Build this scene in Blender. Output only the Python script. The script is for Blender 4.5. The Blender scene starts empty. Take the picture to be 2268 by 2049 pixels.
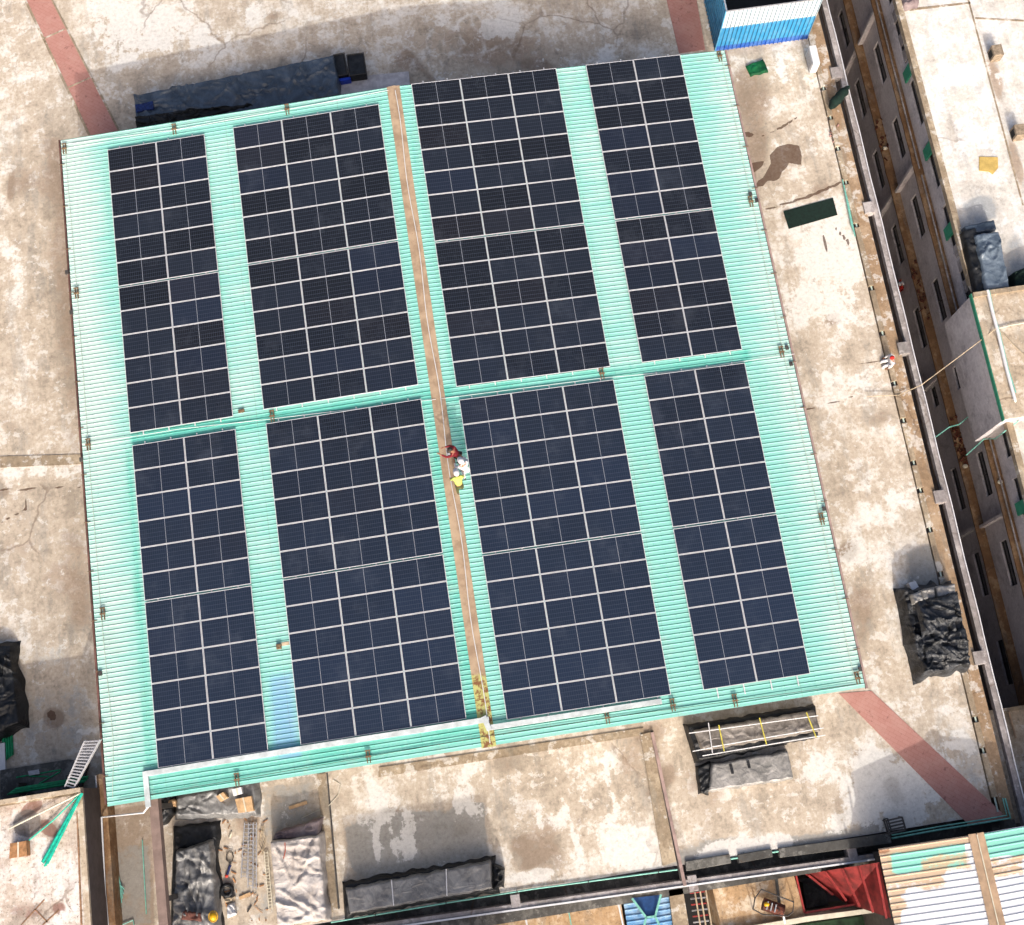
import bpy, math, random
import numpy as np
from mathutils import Vector, Matrix, noise as mnoise
R_ = math.radians
S = bpy.context.scene
COL = S.collection
random.seed(4)

# ------------------------------------------------------------------ camera
CAMC = np.array([0.61096, -14.66639, 52.13919]); FPX = 2770.70831
CAMR = np.array([[0.988411,0.146577,-0.039477],[-0.151791,0.957204,-0.246416],[0.001668,0.249553,0.96836]])
cd = bpy.data.cameras.new('camera'); cam = bpy.data.objects.new('camera', cd); COL.objects.link(cam)
m4 = Matrix.Identity(4)
for i in range(3):
    for j in range(3): m4[i][j] = CAMR[i, j]
    m4[i][3] = CAMC[i]
cam.matrix_world = m4
cd.sensor_fit = 'HORIZONTAL'; cd.sensor_width = 36; cd.lens = FPX/2268*36
cd.clip_start = 1; cd.clip_end = 6000
S.camera = cam
# ------------------------------------------------------------------ world, sun, exposure
SUN_EL = R_(30.5)
w = bpy.data.worlds.new("World"); S.world = w; w.use_nodes = True
wn = w.node_tree; bg = wn.nodes['Background']
sky = wn.nodes.new('ShaderNodeTexSky'); sky.sky_type = 'NISHITA'; sky.sun_disc = False
sky.sun_elevation = SUN_EL; sky.sun_rotation = R_(180); sky.dust_density = 7; sky.air_density = 0.7; sky.ozone_density = 0.4
wn.links.new(sky.outputs[0], bg.inputs[0]); bg.inputs[1].default_value = 0.15
sd = bpy.data.lights.new('sun', 'SUN'); sd.energy = 1.9; sd.angle = R_(0.7); sd.color = (1.0, 0.96, 0.90)
so = bpy.data.objects.new('sun', sd); COL.objects.link(so); so.rotation_euler = (R_(90)-SUN_EL, 0, 0); so.location = (0, -60, 60)
S.view_settings.view_transform = 'Standard'; S.view_settings.look = 'None'; S.view_settings.gamma = 1
S.view_settings.exposure = 0.93
S.render.engine = 'CYCLES'

T = -4.2              # level of the concrete roof terrace (0 = ridge of the metal shed)
THETA = 0.04678       # slope of the shed roof
def P(x, y, z=T):
    v = CAMR @ np.array([(x-1134)/FPX, -(y-1024.5)/FPX, -1]); t = (z-CAMC[2])/v[2]
    return Vector(CAMC+t*v)
def PX(x, y, X):      # point where the line of sight meets a wall standing at X
    v = CAMR @ np.array([(x-1134)/FPX, -(y-1024.5)/FPX, -1]); t = (X-CAMC[0])/v[0]
    return Vector(CAMC+t*v)
def PR(x, y, up=0.0): # on the shed roof
    z = 0
    for _ in range(8):
        p = P(x, y, z); z = -abs(p.x)*math.tan(THETA)-.12+up
    return Vector((p.x, p.y, z))
def roofz(x, up=0.0): return -abs(x)*math.tan(THETA)-.12+up
def to_px(a):         # n x 3 -> n x 2 positions, used only to place stains and painted shade that the photograph shows
    c = (a-CAMC) @ CAMR
    return np.stack([1134+FPX*c[:,0]/-c[:,2], 1024.5-FPX*c[:,1]/-c[:,2]], 1)

# ------------------------------------------------------------------ colours and materials
def lin(c): return tuple(((v/255)/12.92 if v <= 10 else (((v/255)+.055)/1.055)**2.4) for v in c)
KA = 1.62
def A(r, g, b, k=KA): l = lin((r, g, b)); return (l[0]/k, l[1]/k, l[2]/k, 1)

class Mat:
    def __init__(s, name, rough=.85, spec=.3, metal=0):
        s.m = bpy.data.materials.new(name); s.m.use_nodes = True; s.t = s.m.node_tree
        s.b = s.t.nodes['Principled BSDF']; s.b.inputs['Roughness'].default_value = rough
        s.b.inputs['Specular IOR Level'].default_value = spec; s.b.inputs['Metallic'].default_value = metal
        s._pos = None
    def put(s, inp, v):
        if isinstance(v, bpy.types.NodeSocket): s.t.links.new(v, inp)
        elif v is not None: inp.default_value = v
    def pos(s):
        if not s._pos: s._pos = s.t.nodes.new('ShaderNodeNewGeometry').outputs['Position']
        return s._pos
    def objc(s): return s.t.nodes.new('ShaderNodeTexCoord').outputs['Object']
    def scl(s, v, sc, loc=(0,0,0), rot=(0,0,0)):
        n = s.t.nodes.new('ShaderNodeMapping'); n.inputs['Scale'].default_value = sc; n.inputs['Location'].default_value = loc
        n.inputs['Rotation'].default_value = rot
        s.put(n.inputs[0], v); return n.outputs[0]
    def noise(s, scale, detail=5, rough=.6, dist=0, vec=None):
        n = s.t.nodes.new('ShaderNodeTexNoise'); n.inputs['Scale'].default_value = scale; n.inputs['Detail'].default_value = detail
        n.inputs['Roughness'].default_value = rough; n.inputs['Distortion'].default_value = dist
        s.put(n.inputs['Vector'], vec if vec is not None else s.pos()); return n.outputs['Fac']
    def noisec(s, scale, detail=3, vec=None):
        n = s.t.nodes.new('ShaderNodeTexNoise'); n.inputs['Scale'].default_value = scale; n.inputs['Detail'].default_value = detail
        s.put(n.inputs['Vector'], vec if vec is not None else s.pos()); return n.outputs['Color']
    def warp(s, amt, scale=1.0, detail=3, vec=None):
        c = s.noisec(scale, detail, vec)
        a = s.t.nodes.new('ShaderNodeVectorMath'); a.operation = 'SCALE'; s.put(a.inputs[0], c); a.inputs['Scale'].default_value = amt
        d = s.t.nodes.new('ShaderNodeVectorMath'); d.operation = 'ADD'; s.put(d.inputs[0], vec if vec is not None else s.pos()); s.put(d.inputs[1], a.outputs[0])
        return d.outputs[0]
    def edge(s, scale, vec, rnd=1):
        n = s.t.nodes.new('ShaderNodeTexVoronoi'); n.feature = 'DISTANCE_TO_EDGE'; n.inputs['Scale'].default_value = scale
        n.inputs['Randomness'].default_value = rnd; s.put(n.inputs['Vector'], vec); return n.outputs['Distance']
    def ma(s, op, a, b=None, c=None, clamp=False):
        n = s.t.nodes.new('ShaderNodeMath'); n.operation = op; n.use_clamp = clamp
        s.put(n.inputs[0], a); s.put(n.inputs[1], b); s.put(n.inputs[2], c); return n.outputs[0]
    def rng(s, v, a, b, c=0.0, d=1.0, smooth=True):
        n = s.t.nodes.new('ShaderNodeMapRange'); n.interpolation_type = 'SMOOTHSTEP' if smooth else 'LINEAR'
        s.put(n.inputs[0], v)
        for i, q in zip((1,2,3,4), (a,b,c,d)): n.inputs[i].default_value = q
        return n.outputs[0]
    def mix(s, f, a, b, mode='MIX'):
        n = s.t.nodes.new('ShaderNodeMix'); n.data_type = 'RGBA'; n.blend_type = mode
        s.put(n.inputs[0], f); s.put(n.inputs[6], a); s.put(n.inputs[7], b); return n.outputs[2]
    def attr(s, name):
        n = s.t.nodes.new('ShaderNodeAttribute'); n.attribute_name = name
        sp = s.t.nodes.new('ShaderNodeSeparateColor'); s.t.links.new(n.outputs['Color'], sp.inputs[0])
        return sp.outputs[0], sp.outputs[1], sp.outputs[2]
    def sep(s, v):
        n = s.t.nodes.new('ShaderNodeSeparateXYZ'); s.put(n.inputs[0], v); return n.outputs
    def rnd(s): return s.t.nodes.new('ShaderNodeObjectInfo').outputs['Random']
    def bump(s, h, strength=.3, dist=.02):
        n = s.t.nodes.new('ShaderNodeBump'); n.inputs['Strength'].default_value = strength; n.inputs['Distance'].default_value = dist
        s.put(n.inputs['Height'], h); s.t.links.new(n.outputs[0], s.b.inputs['Normal'])
    def col(s, c): s.put(s.b.inputs['Base Color'], c); return s.m

def plain(name, c, rough=.7, var=.12, scale=3.0, metal=0, spec=.3, bump=0):
    m = Mat(name, rough, spec, metal)
    n = m.noise(scale, 6, .65)
    c2 = tuple(v*(1-var*2.2) for v in c[:3])+(1,); c3 = tuple(min(1, v*(1+var)) for v in c[:3])+(1,)
    if bump: m.bump(m.noise(scale*6, 5, .6), bump, .02)
    return m.col(m.mix(m.rng(n, .32, .68), c2, c3))

def concrete(name, tan, cream, masks=False, white=(240,236,228), brown=(176,150,125), grey=(150,148,140), cr=.5, speck=.35, bias=0.0):
    m = Mat(name, .93, .15)
    big = m.noise(.30, 5, .62); mid = m.noise(.85, 12, .66); fine = m.noise(6.0, 8, .66); grit = m.noise(30, 4, .7); g2 = m.noise(13, 5, .8); stk = m.noise(1.0, 8, .75, vec=m.scl(m.pos(), (3.2, .55, 1), (2,5,0)))
    f = m.ma('ADD', m.ma('MULTIPLY', mid, .62), m.ma('MULTIPLY', big, .30)); f = m.ma('ADD', f, m.ma('MULTIPLY', fine, .20)); f = m.ma('ADD', f, m.ma('MULTIPLY_ADD', stk, .30, -.15))
    if masks:
        r, g, b = m.attr('m1'); v1, v2, v3 = m.attr('m2')
        f = m.ma('ADD', f, m.ma('MULTIPLY', r, .16)); f = m.ma('ADD', f, m.ma('MULTIPLY', g, -.14))
    dk = tuple(v*.86 for v in tan)
    c = m.mix(m.rng(f, .42+bias, .55+bias), A(*dk), A(*tan)); c = m.mix(m.rng(f, .54+bias, .67+bias), c, A(*cream))
    c = m.mix(m.rng(m.noise(2.3, 9, .78), .55, .68, 0, .34), c, A(*brown))
    c = m.mix(m.rng(m.noise(.8, 8, .7, vec=m.scl(m.pos(), (1.8,.5,1), (3,7,0))), .52, .64, 0, .35), c, A(*grey))
    jit = m.ma('ADD', m.ma('MULTIPLY_ADD', mid, 2.4, -1.2), m.ma('MULTIPLY_ADD', fine, .75, -.375)); jit = m.ma('ADD', jit, m.ma('MULTIPLY_ADD', stk, .8, -.4))
    dn = m.noise(1.9, 10, .68, vec=m.scl(m.pos(), (1,1,1), (7,1,0))); dust = m.ma('MULTIPLY', m.rng(m.ma('ADD', m.ma('MULTIPLY', dn, .55), m.ma('MULTIPLY', mid, .45)), .53, .555, 0, .6), m.rng(fine, .38, .5, .55, 1))
    c = m.mix(dust, c, A(*white))
    if masks:
        c = m.mix(m.rng(m.ma('ADD', g, m.ma('MULTIPLY', jit, .55)), .36, .62, 0, .72), c, A(*brown))
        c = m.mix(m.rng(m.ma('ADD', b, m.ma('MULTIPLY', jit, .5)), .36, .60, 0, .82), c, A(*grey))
        c = m.mix(m.rng(m.ma('ADD', m.ma('MULTIPLY', r, .85), m.ma('MULTIPLY', jit, .9)), .40, .56, 0, .8), c, A(*white))
        # calcified veins
        wv = m.warp(1.5, .9, 5)
        e = m.edge(.55, wv); e2 = m.edge(1.25, m.warp(.9, 1.7, 4))
        vn = m.ma('MULTIPLY', m.ma('MAXIMUM', m.rng(e, .0, .10, 1, 0), m.rng(e2, .0, .05, .6, 0)), m.rng(m.noise(1.4, 6, .7), .42, .58, .1, 1))
        vn = m.ma('MULTIPLY', vn, m.rng(m.ma('ADD', v1, m.ma('MULTIPLY', jit, .7)), .3, .7))
        c = m.mix(m.ma('MULTIPLY', vn, .75), c, A(*white))
        # wet or oily patch with a sharp outline
        c = m.mix(m.rng(m.ma('ADD', m.ma('MULTIPLY', m.noise(.7, 10, .8, vec=m.scl(m.pos(), (1,1,1), (11,3,0))), .8), m.ma('MULTIPLY', g, .25)), .48, .60, 0, .26), c, A(132,118,102))
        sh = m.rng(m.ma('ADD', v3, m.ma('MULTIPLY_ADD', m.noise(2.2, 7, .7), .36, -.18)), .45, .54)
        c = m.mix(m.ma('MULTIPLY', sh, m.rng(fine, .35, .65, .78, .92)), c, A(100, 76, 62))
        crk = m.ma('MULTIPLY', m.rng(m.edge(.24, m.warp(1.1, .7, 6)), .004, .016, 1, 0), m.rng(m.ma('ADD', v2, m.ma('MULTIPLY_ADD', m.noise(.3, 2), 2.0, -1.0)), .25, .5))
        c = m.mix(m.ma('MULTIPLY', crk, .45), c, A(120, 98, 82))
    else:
        crk = m.ma('MULTIPLY', m.rng(m.edge(.3, m.warp(1.0, .8, 6)), .004, .02, 1, 0), m.rng(m.noise(.4, 2), .5, .6))
        c = m.mix(m.ma('MULTIPLY', crk, cr), c, A(110, 88, 72))
    sp = m.rng(m.ma('ADD', m.ma('MULTIPLY', grit, .5), m.ma('MULTIPLY', fine, .5)), .36, .46, speck, 0)
    c = m.mix(sp, c, A(120, 100, 82))
    var = m.ma('ADD', m.rng(g2, .35, .65, .90, 1.06, False), m.rng(fine, .35, .65, -.07, .07, False))
    vm = m.t.nodes.new('ShaderNodeVectorMath'); vm.operation = 'SCALE'; m.put(vm.inputs[0], c); m.put(vm.inputs['Scale'], var); c = vm.outputs[0]
    m.bump(m.ma('ADD', fine, m.ma('MULTIPLY', grit, .4)), .5, .02)
    return m.col(c)

# ------------------------------------------------------------------ mesh helpers
WORLD = {}
def tag(o, label=None, cat=None, group=None, kind=None):
    if label: o['label'] = label
    if cat: o['category'] = cat
    if group: o['group'] = group
    if kind: o['kind'] = kind
    return o
def empty(name, loc, label, cat, group=None):
    o = bpy.data.objects.new(name, None); COL.objects.link(o); o.location = loc; o.empty_display_size = .3
    WORLD[o] = Vector(loc); return tag(o, label, cat, group)
class MB:
    def __init__(s): s.v = []; s.f = []
    def add(s, vs, fs):
        n = len(s.v); s.v += [tuple(v) for v in vs]; s.f += [tuple(i+n for i in f) for f in fs]; return s
    def quad(s, a, b, c, d): return s.add([a, b, c, d], [(0, 1, 2, 3)])
    def box(s, x0, x1, y0, y1, z0, z1):
        return s.add([(x0,y0,z0),(x1,y0,z0),(x1,y1,z0),(x0,y1,z0),(x0,y0,z1),(x1,y0,z1),(x1,y1,z1),(x0,y1,z1)],
                     [(0,3,2,1),(4,5,6,7),(0,1,5,4),(1,2,6,5),(2,3,7,6),(3,0,4,7)])
    def prism(s, pts, z0, z1):  # pts: world xy of the outline
        n = len(pts); a = sum(pts[i][0]*pts[(i+1)%n][1]-pts[(i+1)%n][0]*pts[i][1] for i in range(n))
        if a < 0: pts = pts[::-1]
        return s.add([(p[0],p[1],z0) for p in pts]+[(p[0],p[1],z1) for p in pts],
                     [tuple(range(n-1,-1,-1)), tuple(range(n,2*n))]+[(i,(i+1)%n,n+(i+1)%n,n+i) for i in range(n)])
    def pprism(s, px, ztop, zbot): return s.prism([tuple(P(x,y,ztop)[:2]) for x,y in px], zbot, ztop)
    def beam(s, a, b, wd, h, up=Vector((0,0,1))):
        a, b = Vector(a), Vector(b); d = (b-a).normalized(); sd_ = d.cross(up)
        if sd_.length < 1e-4: sd_ = Vector((1,0,0))
        sd_.normalize(); u = sd_.cross(d).normalized(); sd_ *= wd/2; u *= h/2
        vs = [a-sd_-u, a+sd_-u, a+sd_+u, a-sd_+u, b-sd_-u, b+sd_-u, b+sd_+u, b-sd_+u]
        return s.add(vs, [(0,1,2,3),(7,6,5,4),(0,4,5,1),(1,5,6,2),(2,6,7,3),(3,7,4,0)])
    def tube(s, pts, r, n=8, caps=True):
        pts = [Vector(p) for p in pts]; rings = []
        for i, p in enumerate(pts):
            d = (pts[min(i+1,len(pts)-1)]-pts[max(i-1,0)]).normalized()
            a = d.cross(Vector((0,0,1)));
            if a.length < 1e-3: a = Vector((1,0,0))
            a.normalize(); b = d.cross(a); rr = r[i] if isinstance(r, (list,tuple)) else r
            rings += [p+(a*math.cos(2*math.pi*k/n)+b*math.sin(2*math.pi*k/n))*rr for k in range(n)]
        fs = [(i*n+k, i*n+(k+1)%n, (i+1)*n+(k+1)%n, (i+1)*n+k) for i in range(len(pts)-1) for k in range(n)]
        if caps: fs += [tuple(range(n)), tuple((len(pts)-1)*n+k for k in range(n-1,-1,-1))]
        return s.add(rings, fs)
    def ball(s, c, rx, ry, rz, nu=14, nv=9, lo=0.0):
        vs = []; fs = []
        for j in range(nv+1):
            ph = math.pi*(j/nv)*(1-lo)
            for i in range(nu): vs.append((c[0]+rx*math.sin(ph)*math.cos(2*math.pi*i/nu), c[1]+ry*math.sin(ph)*math.sin(2*math.pi*i/nu), c[2]+rz*math.cos(ph)))
        for j in range(nv):
            for i in range(nu): fs.append((j*nu+i, (j+1)*nu+i, (j+1)*nu+(i+1)%nu, j*nu+(i+1)%nu))
        return s.add(vs, fs)
    def build(s, name, mat, parent=None, smooth=False, local=False, bevel=0):
        me = bpy.data.meshes.new(name)
        if local: org = Vector((0,0,0))
        elif parent is not None: org = WORLD[parent]
        else:
            a = np.array(s.v); org = Vector(((a[:,0].min()+a[:,0].max())/2, (a[:,1].min()+a[:,1].max())/2, a[:,2].min()))
        me.from_pydata([(v[0]-org[0], v[1]-org[1], v[2]-org[2]) for v in s.v], [], s.f)
        me.validate(); me.update()
        if smooth: me.polygons.foreach_set('use_smooth', [True]*len(me.polygons))
        me.materials.append(mat)
        o = bpy.data.objects.new(name, me); COL.objects.link(o)
        if parent is not None: o.parent = parent; WORLD[o] = org
        elif not local: o.location = org; WORLD[o] = org
        if bevel:
            b = o.modifiers.new('bevel', 'BEVEL'); b.width = bevel; b.segments = 2; b.limit_method = 'ANGLE'
        return o
def sstep(x): x = np.clip(x, 0, 1); return x*x*(3-2*x)
def mask_px(px, shapes):
    out = np.zeros(len(px))
    for sh in shapes:
        if sh[0] == 'e':
            _, cx, cy, rx, ry, rot, val, soft = sh
            a = R_(rot); dx = px[:,0]-cx; dy = px[:,1]-cy
            u = (dx*math.cos(a)+dy*math.sin(a))/rx; v = (-dx*math.sin(a)+dy*math.cos(a))/ry
            d = np.sqrt(u*u+v*v); out += val*sstep((1+soft-d)/(2*soft))
        else:
            _, pts, val, soft = sh
            n = len(pts); ins = np.zeros(len(px), bool); dist = np.full(len(px), 1e9)
            for i in range(n):
                x1, y1 = pts[i]; x2, y2 = pts[(i+1) % n]
                c = ((y1 > px[:,1]) != (y2 > px[:,1])) & (px[:,0] < (x2-x1)*(px[:,1]-y1)/((y2-y1) or 1e-9)+x1)
                ins ^= c
                ex, ey = x2-x1, y2-y1; L = ex*ex+ey*ey or 1e-9
                t = np.clip(((px[:,0]-x1)*ex+(px[:,1]-y1)*ey)/L, 0, 1)
                dist = np.minimum(dist, np.hypot(px[:,0]-x1-t*ex, px[:,1]-y1-t*ey))
            sdv = np.where(ins, dist, -dist); out += val*sstep(.5+sdv/(2*soft))
    return out
def paint(o, name, R, G, B):
    me = o.data; n = len(me.vertices); co = np.zeros(n*3); me.vertices.foreach_get('co', co)
    co = co.reshape(-1, 3)+np.array(WORLD[o]); px = to_px(co)
    c = np.ones((n, 4)); c[:,0] = mask_px(px, R); c[:,1] = mask_px(px, G); c[:,2] = mask_px(px, B)
    at = me.color_attributes.new(name, 'FLOAT_COLOR', 'POINT'); at.data.foreach_set('color', c.ravel())

# ------------------------------------------------------------------ shared materials
M = {}
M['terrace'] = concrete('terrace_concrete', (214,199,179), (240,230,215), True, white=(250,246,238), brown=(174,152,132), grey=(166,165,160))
M['ledge'] = concrete('ledge_concrete', (176,148,118), (200,174,144), brown=(136,108,82), speck=.2)
M['kerb'] = concrete('kerb_concrete', (172,154,130), (205,188,162), brown=(122,100,78), speck=.3)
M['darkconc'] = concrete('weathered_dark_concrete', (96,95,92), (128,126,120), white=(150,148,142), brown=(62,56,52), grey=(80,80,78))
M['beamconc'] = concrete('grey_beam_concrete', (168,160,158), (196,188,186), white=(215,208,204), brown=(130,112,104), speck=.4)
M['wall'] = concrete('grey_wall_plaster', (230,222,222), (244,236,236), white=(246,240,238), brown=(196,184,180), grey=(220,212,212), speck=.1, cr=.2)
M['rustledge'] = concrete('rust_stained_ledge', (142,108,78), (172,138,102), white=(186,158,126), brown=(100,66,44), cr=.7, speck=.8)
M['whiteroof'] = concrete('whitewashed_roof', (240,234,226), (254,250,246), white=(254,252,250), brown=(206,190,176), cr=.3, speck=.22)
M['beigeroof'] = concrete('beige_roof', (206,188,164), (230,216,196), white=(242,234,222), brown=(150,122,96), speck=.6)
M['brownbeam'] = plain('brown_painted_beam', A(150,128,118), .8, .12, 2)
M['black'] = plain('black_void', (.012,.012,.013,1), .9, .1)
M['darkmetal'] = plain('dark_metal', (.05,.045,.042,1), .6, .2)
M['white'] = plain('white_paint', A(246,246,248), .5, .04)
M['traywhite'] = plain('dusty_white_metal', A(222,230,230), .5, .12, 2)
M['cream'] = plain('cream_pipe', A(240,232,208), .5, .08)
M['mint'] = plain('mint_green_pipe', A(140,214,196), .45, .12, 6)
M['green'] = plain('bright_green_pipe', A(20,170,110), .45, .2, 8)
M['teal'] = plain('teal_pipe', A(40,205,175), .45, .15, 8)
M['rail'] = plain('aluminium', A(232,232,236), .4, .05, metal=.0)
M['galv'] = plain('galvanised_steel', A(196,196,200), .45, .12, 10, metal=.2)
M['rope'] = plain('pale_rope', A(216,196,166), .8, .15)
M['cable'] = plain('pale_cable', A(206,222,206), .6, .1)
M['brown'] = plain('brown_clip', A(140,116,88), .8, .25, 12)
M['cap'] = plain('ridge_cap_metal', A(196,166,136), .65, .14, 1.6)
M['redpaint'] = plain('red_painted_steel', A(172,58,54), .55, .15, 3)
M['gutterR'] = plain('pinkish_gutter', A(180,154,146), .6, .14, 2)
M['gutterL'] = plain('brown_gutter', A(120,84,76), .7, .25, 1.5)
M['skin'] = plain('skin', A(176,126,98), .6, .05)
M['hair'] = plain('black_hair', (.02,.017,.015,1), .6, .1)
M['card'] = plain('cardboard', A(222,184,140), .85, .12, 6)
M['carddark'] = plain('brown_cardboard', A(190,140,96), .85, .2, 4)
M['shedwall'] = plain('grey_metal_wall', A(150,150,146), .6, .1)
M['soil'] = plain('dusty_ground', A(205,192,172), .95, .2, .2)
M['asphalt'] = plain('concrete_lane', (.30,.29,.27,1), .95, .2, .6)

# ------------------------------------------------------------------ ground and road far below
g = MB().box(-1500, 1500, -1500, 1500, -23.0, -22.0).build('ground', M['soil']); tag(g, 'dusty ground far below the roofs', 'ground', kind='structure')
rd = MB().box(22.9, 26.0, -300, 300, -22.0, -21.97).build('road', M['asphalt']); tag(rd, 'narrow paved lane between the two buildings', 'road', kind='structure')

# ------------------------------------------------------------------ the building whose roof terrace fills the photo
bld = empty('factory_building', (0, 5, -22), 'large factory building whose cracked beige concrete roof terrace surrounds the green shed', 'building')
def grid_mesh(name, xs, ys, z, mat, parent):
    nx, ny = len(xs), len(ys); X, Y = np.meshgrid(xs, ys)
    v = np.stack([X.ravel(), Y.ravel(), np.full(nx*ny, z)], 1)
    i = np.arange(nx-1)[None, :]+np.arange(ny-1)[:, None]*nx
    f = np.stack([i, i+1, i+nx+1, i+nx], 2).reshape(-1, 4)
    mb = MB(); mb.v = [tuple(q) for q in v]; mb.f = [tuple(q) for q in f.tolist()]
    return mb.build(name, mat, parent)
XE = 21.2; YS = -19.05
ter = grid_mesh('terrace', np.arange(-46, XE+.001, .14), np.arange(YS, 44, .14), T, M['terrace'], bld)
E_ = 'e'
RW = [  # white efflorescence
 (E_,350,70,190,90,10,.55,.6), (E_,60,180,60,160,0,.3,.6), (E_,700,60,220,60,5,.25,.7), (E_,1120,60,240,90,0,.22,.7),
 (E_,60,420,70,120,0,.15,.6), (E_,90,1035,140,24,0,.6,.3), (E_,40,900,60,60,0,.2,.6), (E_,100,1290,50,90,0,.2,.7),
 (E_,1040,1725,90,70,-10,.38,.6), (E_,1290,1670,60,45,0,.35,.6), (E_,1360,1870,130,60,-6,.5,.45), (E_,830,1790,70,55,0,.4,.6),
 (E_,1260,1760,60,30,-20,.35,.6), (E_,1640,1890,110,38,-8,.85,.4), (E_,1800,1840,90,34,-14,.5,.5), (E_,1530,1830,50,60,0,.3,.6),
 (E_,1960,1770,130,80,20,.75,.6), (E_,1990,1700,100,80,30,.5,.6), (E_,2110,1660,50,90,-20,.4,.6), (E_,1790,640,110,180,72,.42,.6), (E_,1830,860,90,60,0,.3,.6),
 (E_,1760,150,90,50,0,.28,.7), (E_,2020,1390,60,110,-15,.3,.6), (E_,1960,1190,70,140,-12,.38,.6), (E_,1860,480,80,60,0,.25,.7),
 (E_,1850,560,80,110,0,.4,.6), (E_,1930,900,60,120,-10,.3,.6), (E_,1750,240,60,60,0,.3,.6), (E_,1880,1240,50,60,0,.35,.6), (E_,30,560,30,90,0,.4,.6), (E_,50,760,20,130,-5,.35,.6), (E_,300,60,90,60,0,.3,.6), (E_,1180,1940,60,16,-8,.8,.4), (E_,880,1890,60,30,0,.3,.6), (E_,140,1650,30,60,0,.2,.6), (E_,1420,1900,60,50,0,.4,.5)]
GB = [  # brown staining; shade of the narrow strip is painted in later
 ('p',[(110,300),(150,300),(215,1400),(160,1400)],.35,30), ('p',[(1620,140),(1660,140),(1960,1450),(1900,1450)],.22,26), (E_,1000,200,300,30,-7,.3,.6), (E_,120,640,80,260,0,.32,.7), (E_,60,1200,90,110,0,.36,.6), (E_,100,370,70,80,0,.30,.6), (E_,150,1330,60,90,0,.34,.6), (E_,30,1460,60,60,0,.2,.6),
 (E_,1010,90,170,60,6,.45,.6), (E_,1150,110,130,50,0,.3,.6), (E_,620,180,110,30,-10,.3,.7), (E_,1560,60,30,80,0,.35,.6),
 (E_,1660,260,60,130,12,.40,.6), (E_,1720,330,60,40,0,.2,.6), (E_,2050,1440,50,70,0,.20,.6), (E_,1900,1370,40,90,15,.36,.6),
 (E_,850,1640,220,60,-8,.35,.6), (E_,1180,1740,200,130,0,.26,.7), (E_,1420,1660,60,120,-8,.38,.6), (E_,960,1850,110,50,0,.45,.6), (E_,1210,1900,50,70,0,.45,.6),
 (E_,1545,1770,50,150,-8,.35,.6), (E_,1750,1740,160,70,-8,.28,.6), (E_,430,1900,120,160,0,.36,.6), (E_,600,1780,90,90,0,.30,.6), (E_,280,1900,50,190,0,.5,.6),
 (E_,120,1590,22,20,30,1.0,.6), (E_,2100,1630,60,80,0,.1,.6), (E_,1990,1830,60,25,0,.3,.6), (E_,60,1560,90,120,0,.16,.7), (E_,1660,200,60,40,0,.15,.6)]
BG = [  # grey areas, several of them cast shade painted in
 ('p',[(770,1835),(1072,1772),(1085,1905),(780,1960)],.62,20),  # bottom centre shadow painted in as grey
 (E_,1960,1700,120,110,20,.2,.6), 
 (E_,610,110,260,50,-10,.18,.7), (E_,840,140,160,60,0,.26,.7), (E_,120,1560,110,150,0,.42,.5), ('p',[(2000,1225),(2080,1180),(2110,1300),(2010,1310)],.62,16),  # far left patch paints in shade beside the lower left block
 ('p',[(575,1740),(700,1725),(720,1880),(580,1880)],.5,10), ('p',[(1885,1690),(1970,1650),(2180,1870),(1850,1900),(1720,1870),(1900,1830)],.42,22),  # lower right outline paints in the shed's shadow
 (E_,2120,1680,70,90,-20,.42,.5), (E_,860,1850,110,80,0,.40,.6), (E_,1680,1890,260,42,-8,.6,.5), (E_,1560,1880,90,50,0,.3,.6), (E_,600,2000,60,60,0,.4,.5), ('p',[(1000,1760),(1075,1780),(1080,1890),(990,1900)],.3,14)]  # long strip and last outline paint in shade along the bottom edge
VV = [ (E_,800,80,420,90,-4,.75,.6), (E_,1000,50,300,80,0,.3,.6), (E_,60,400,90,400,0,.30,.7), (E_,1900,1000,110,330,-13,.35,.7), (E_,100,1600,80,120,0,.2,.6), (E_,1130,1760,300,120,-8,.28,.7), (E_,2000,1760,130,80,0,.25,.6), (E_,1640,1830,160,80,0,.25,.6)]
VC = [ (E_,400,80,260,110,0,.55,.6), (E_,1280,60,160,90,0,.6,.6), (E_,50,1150,120,90,0,.7,.6), (E_,1420,1640,60,60,0,.7,.6), (E_,1250,1700,160,70,0,.2,.6), (E_,1900,700,130,300,0,.12,.6)]
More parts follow.
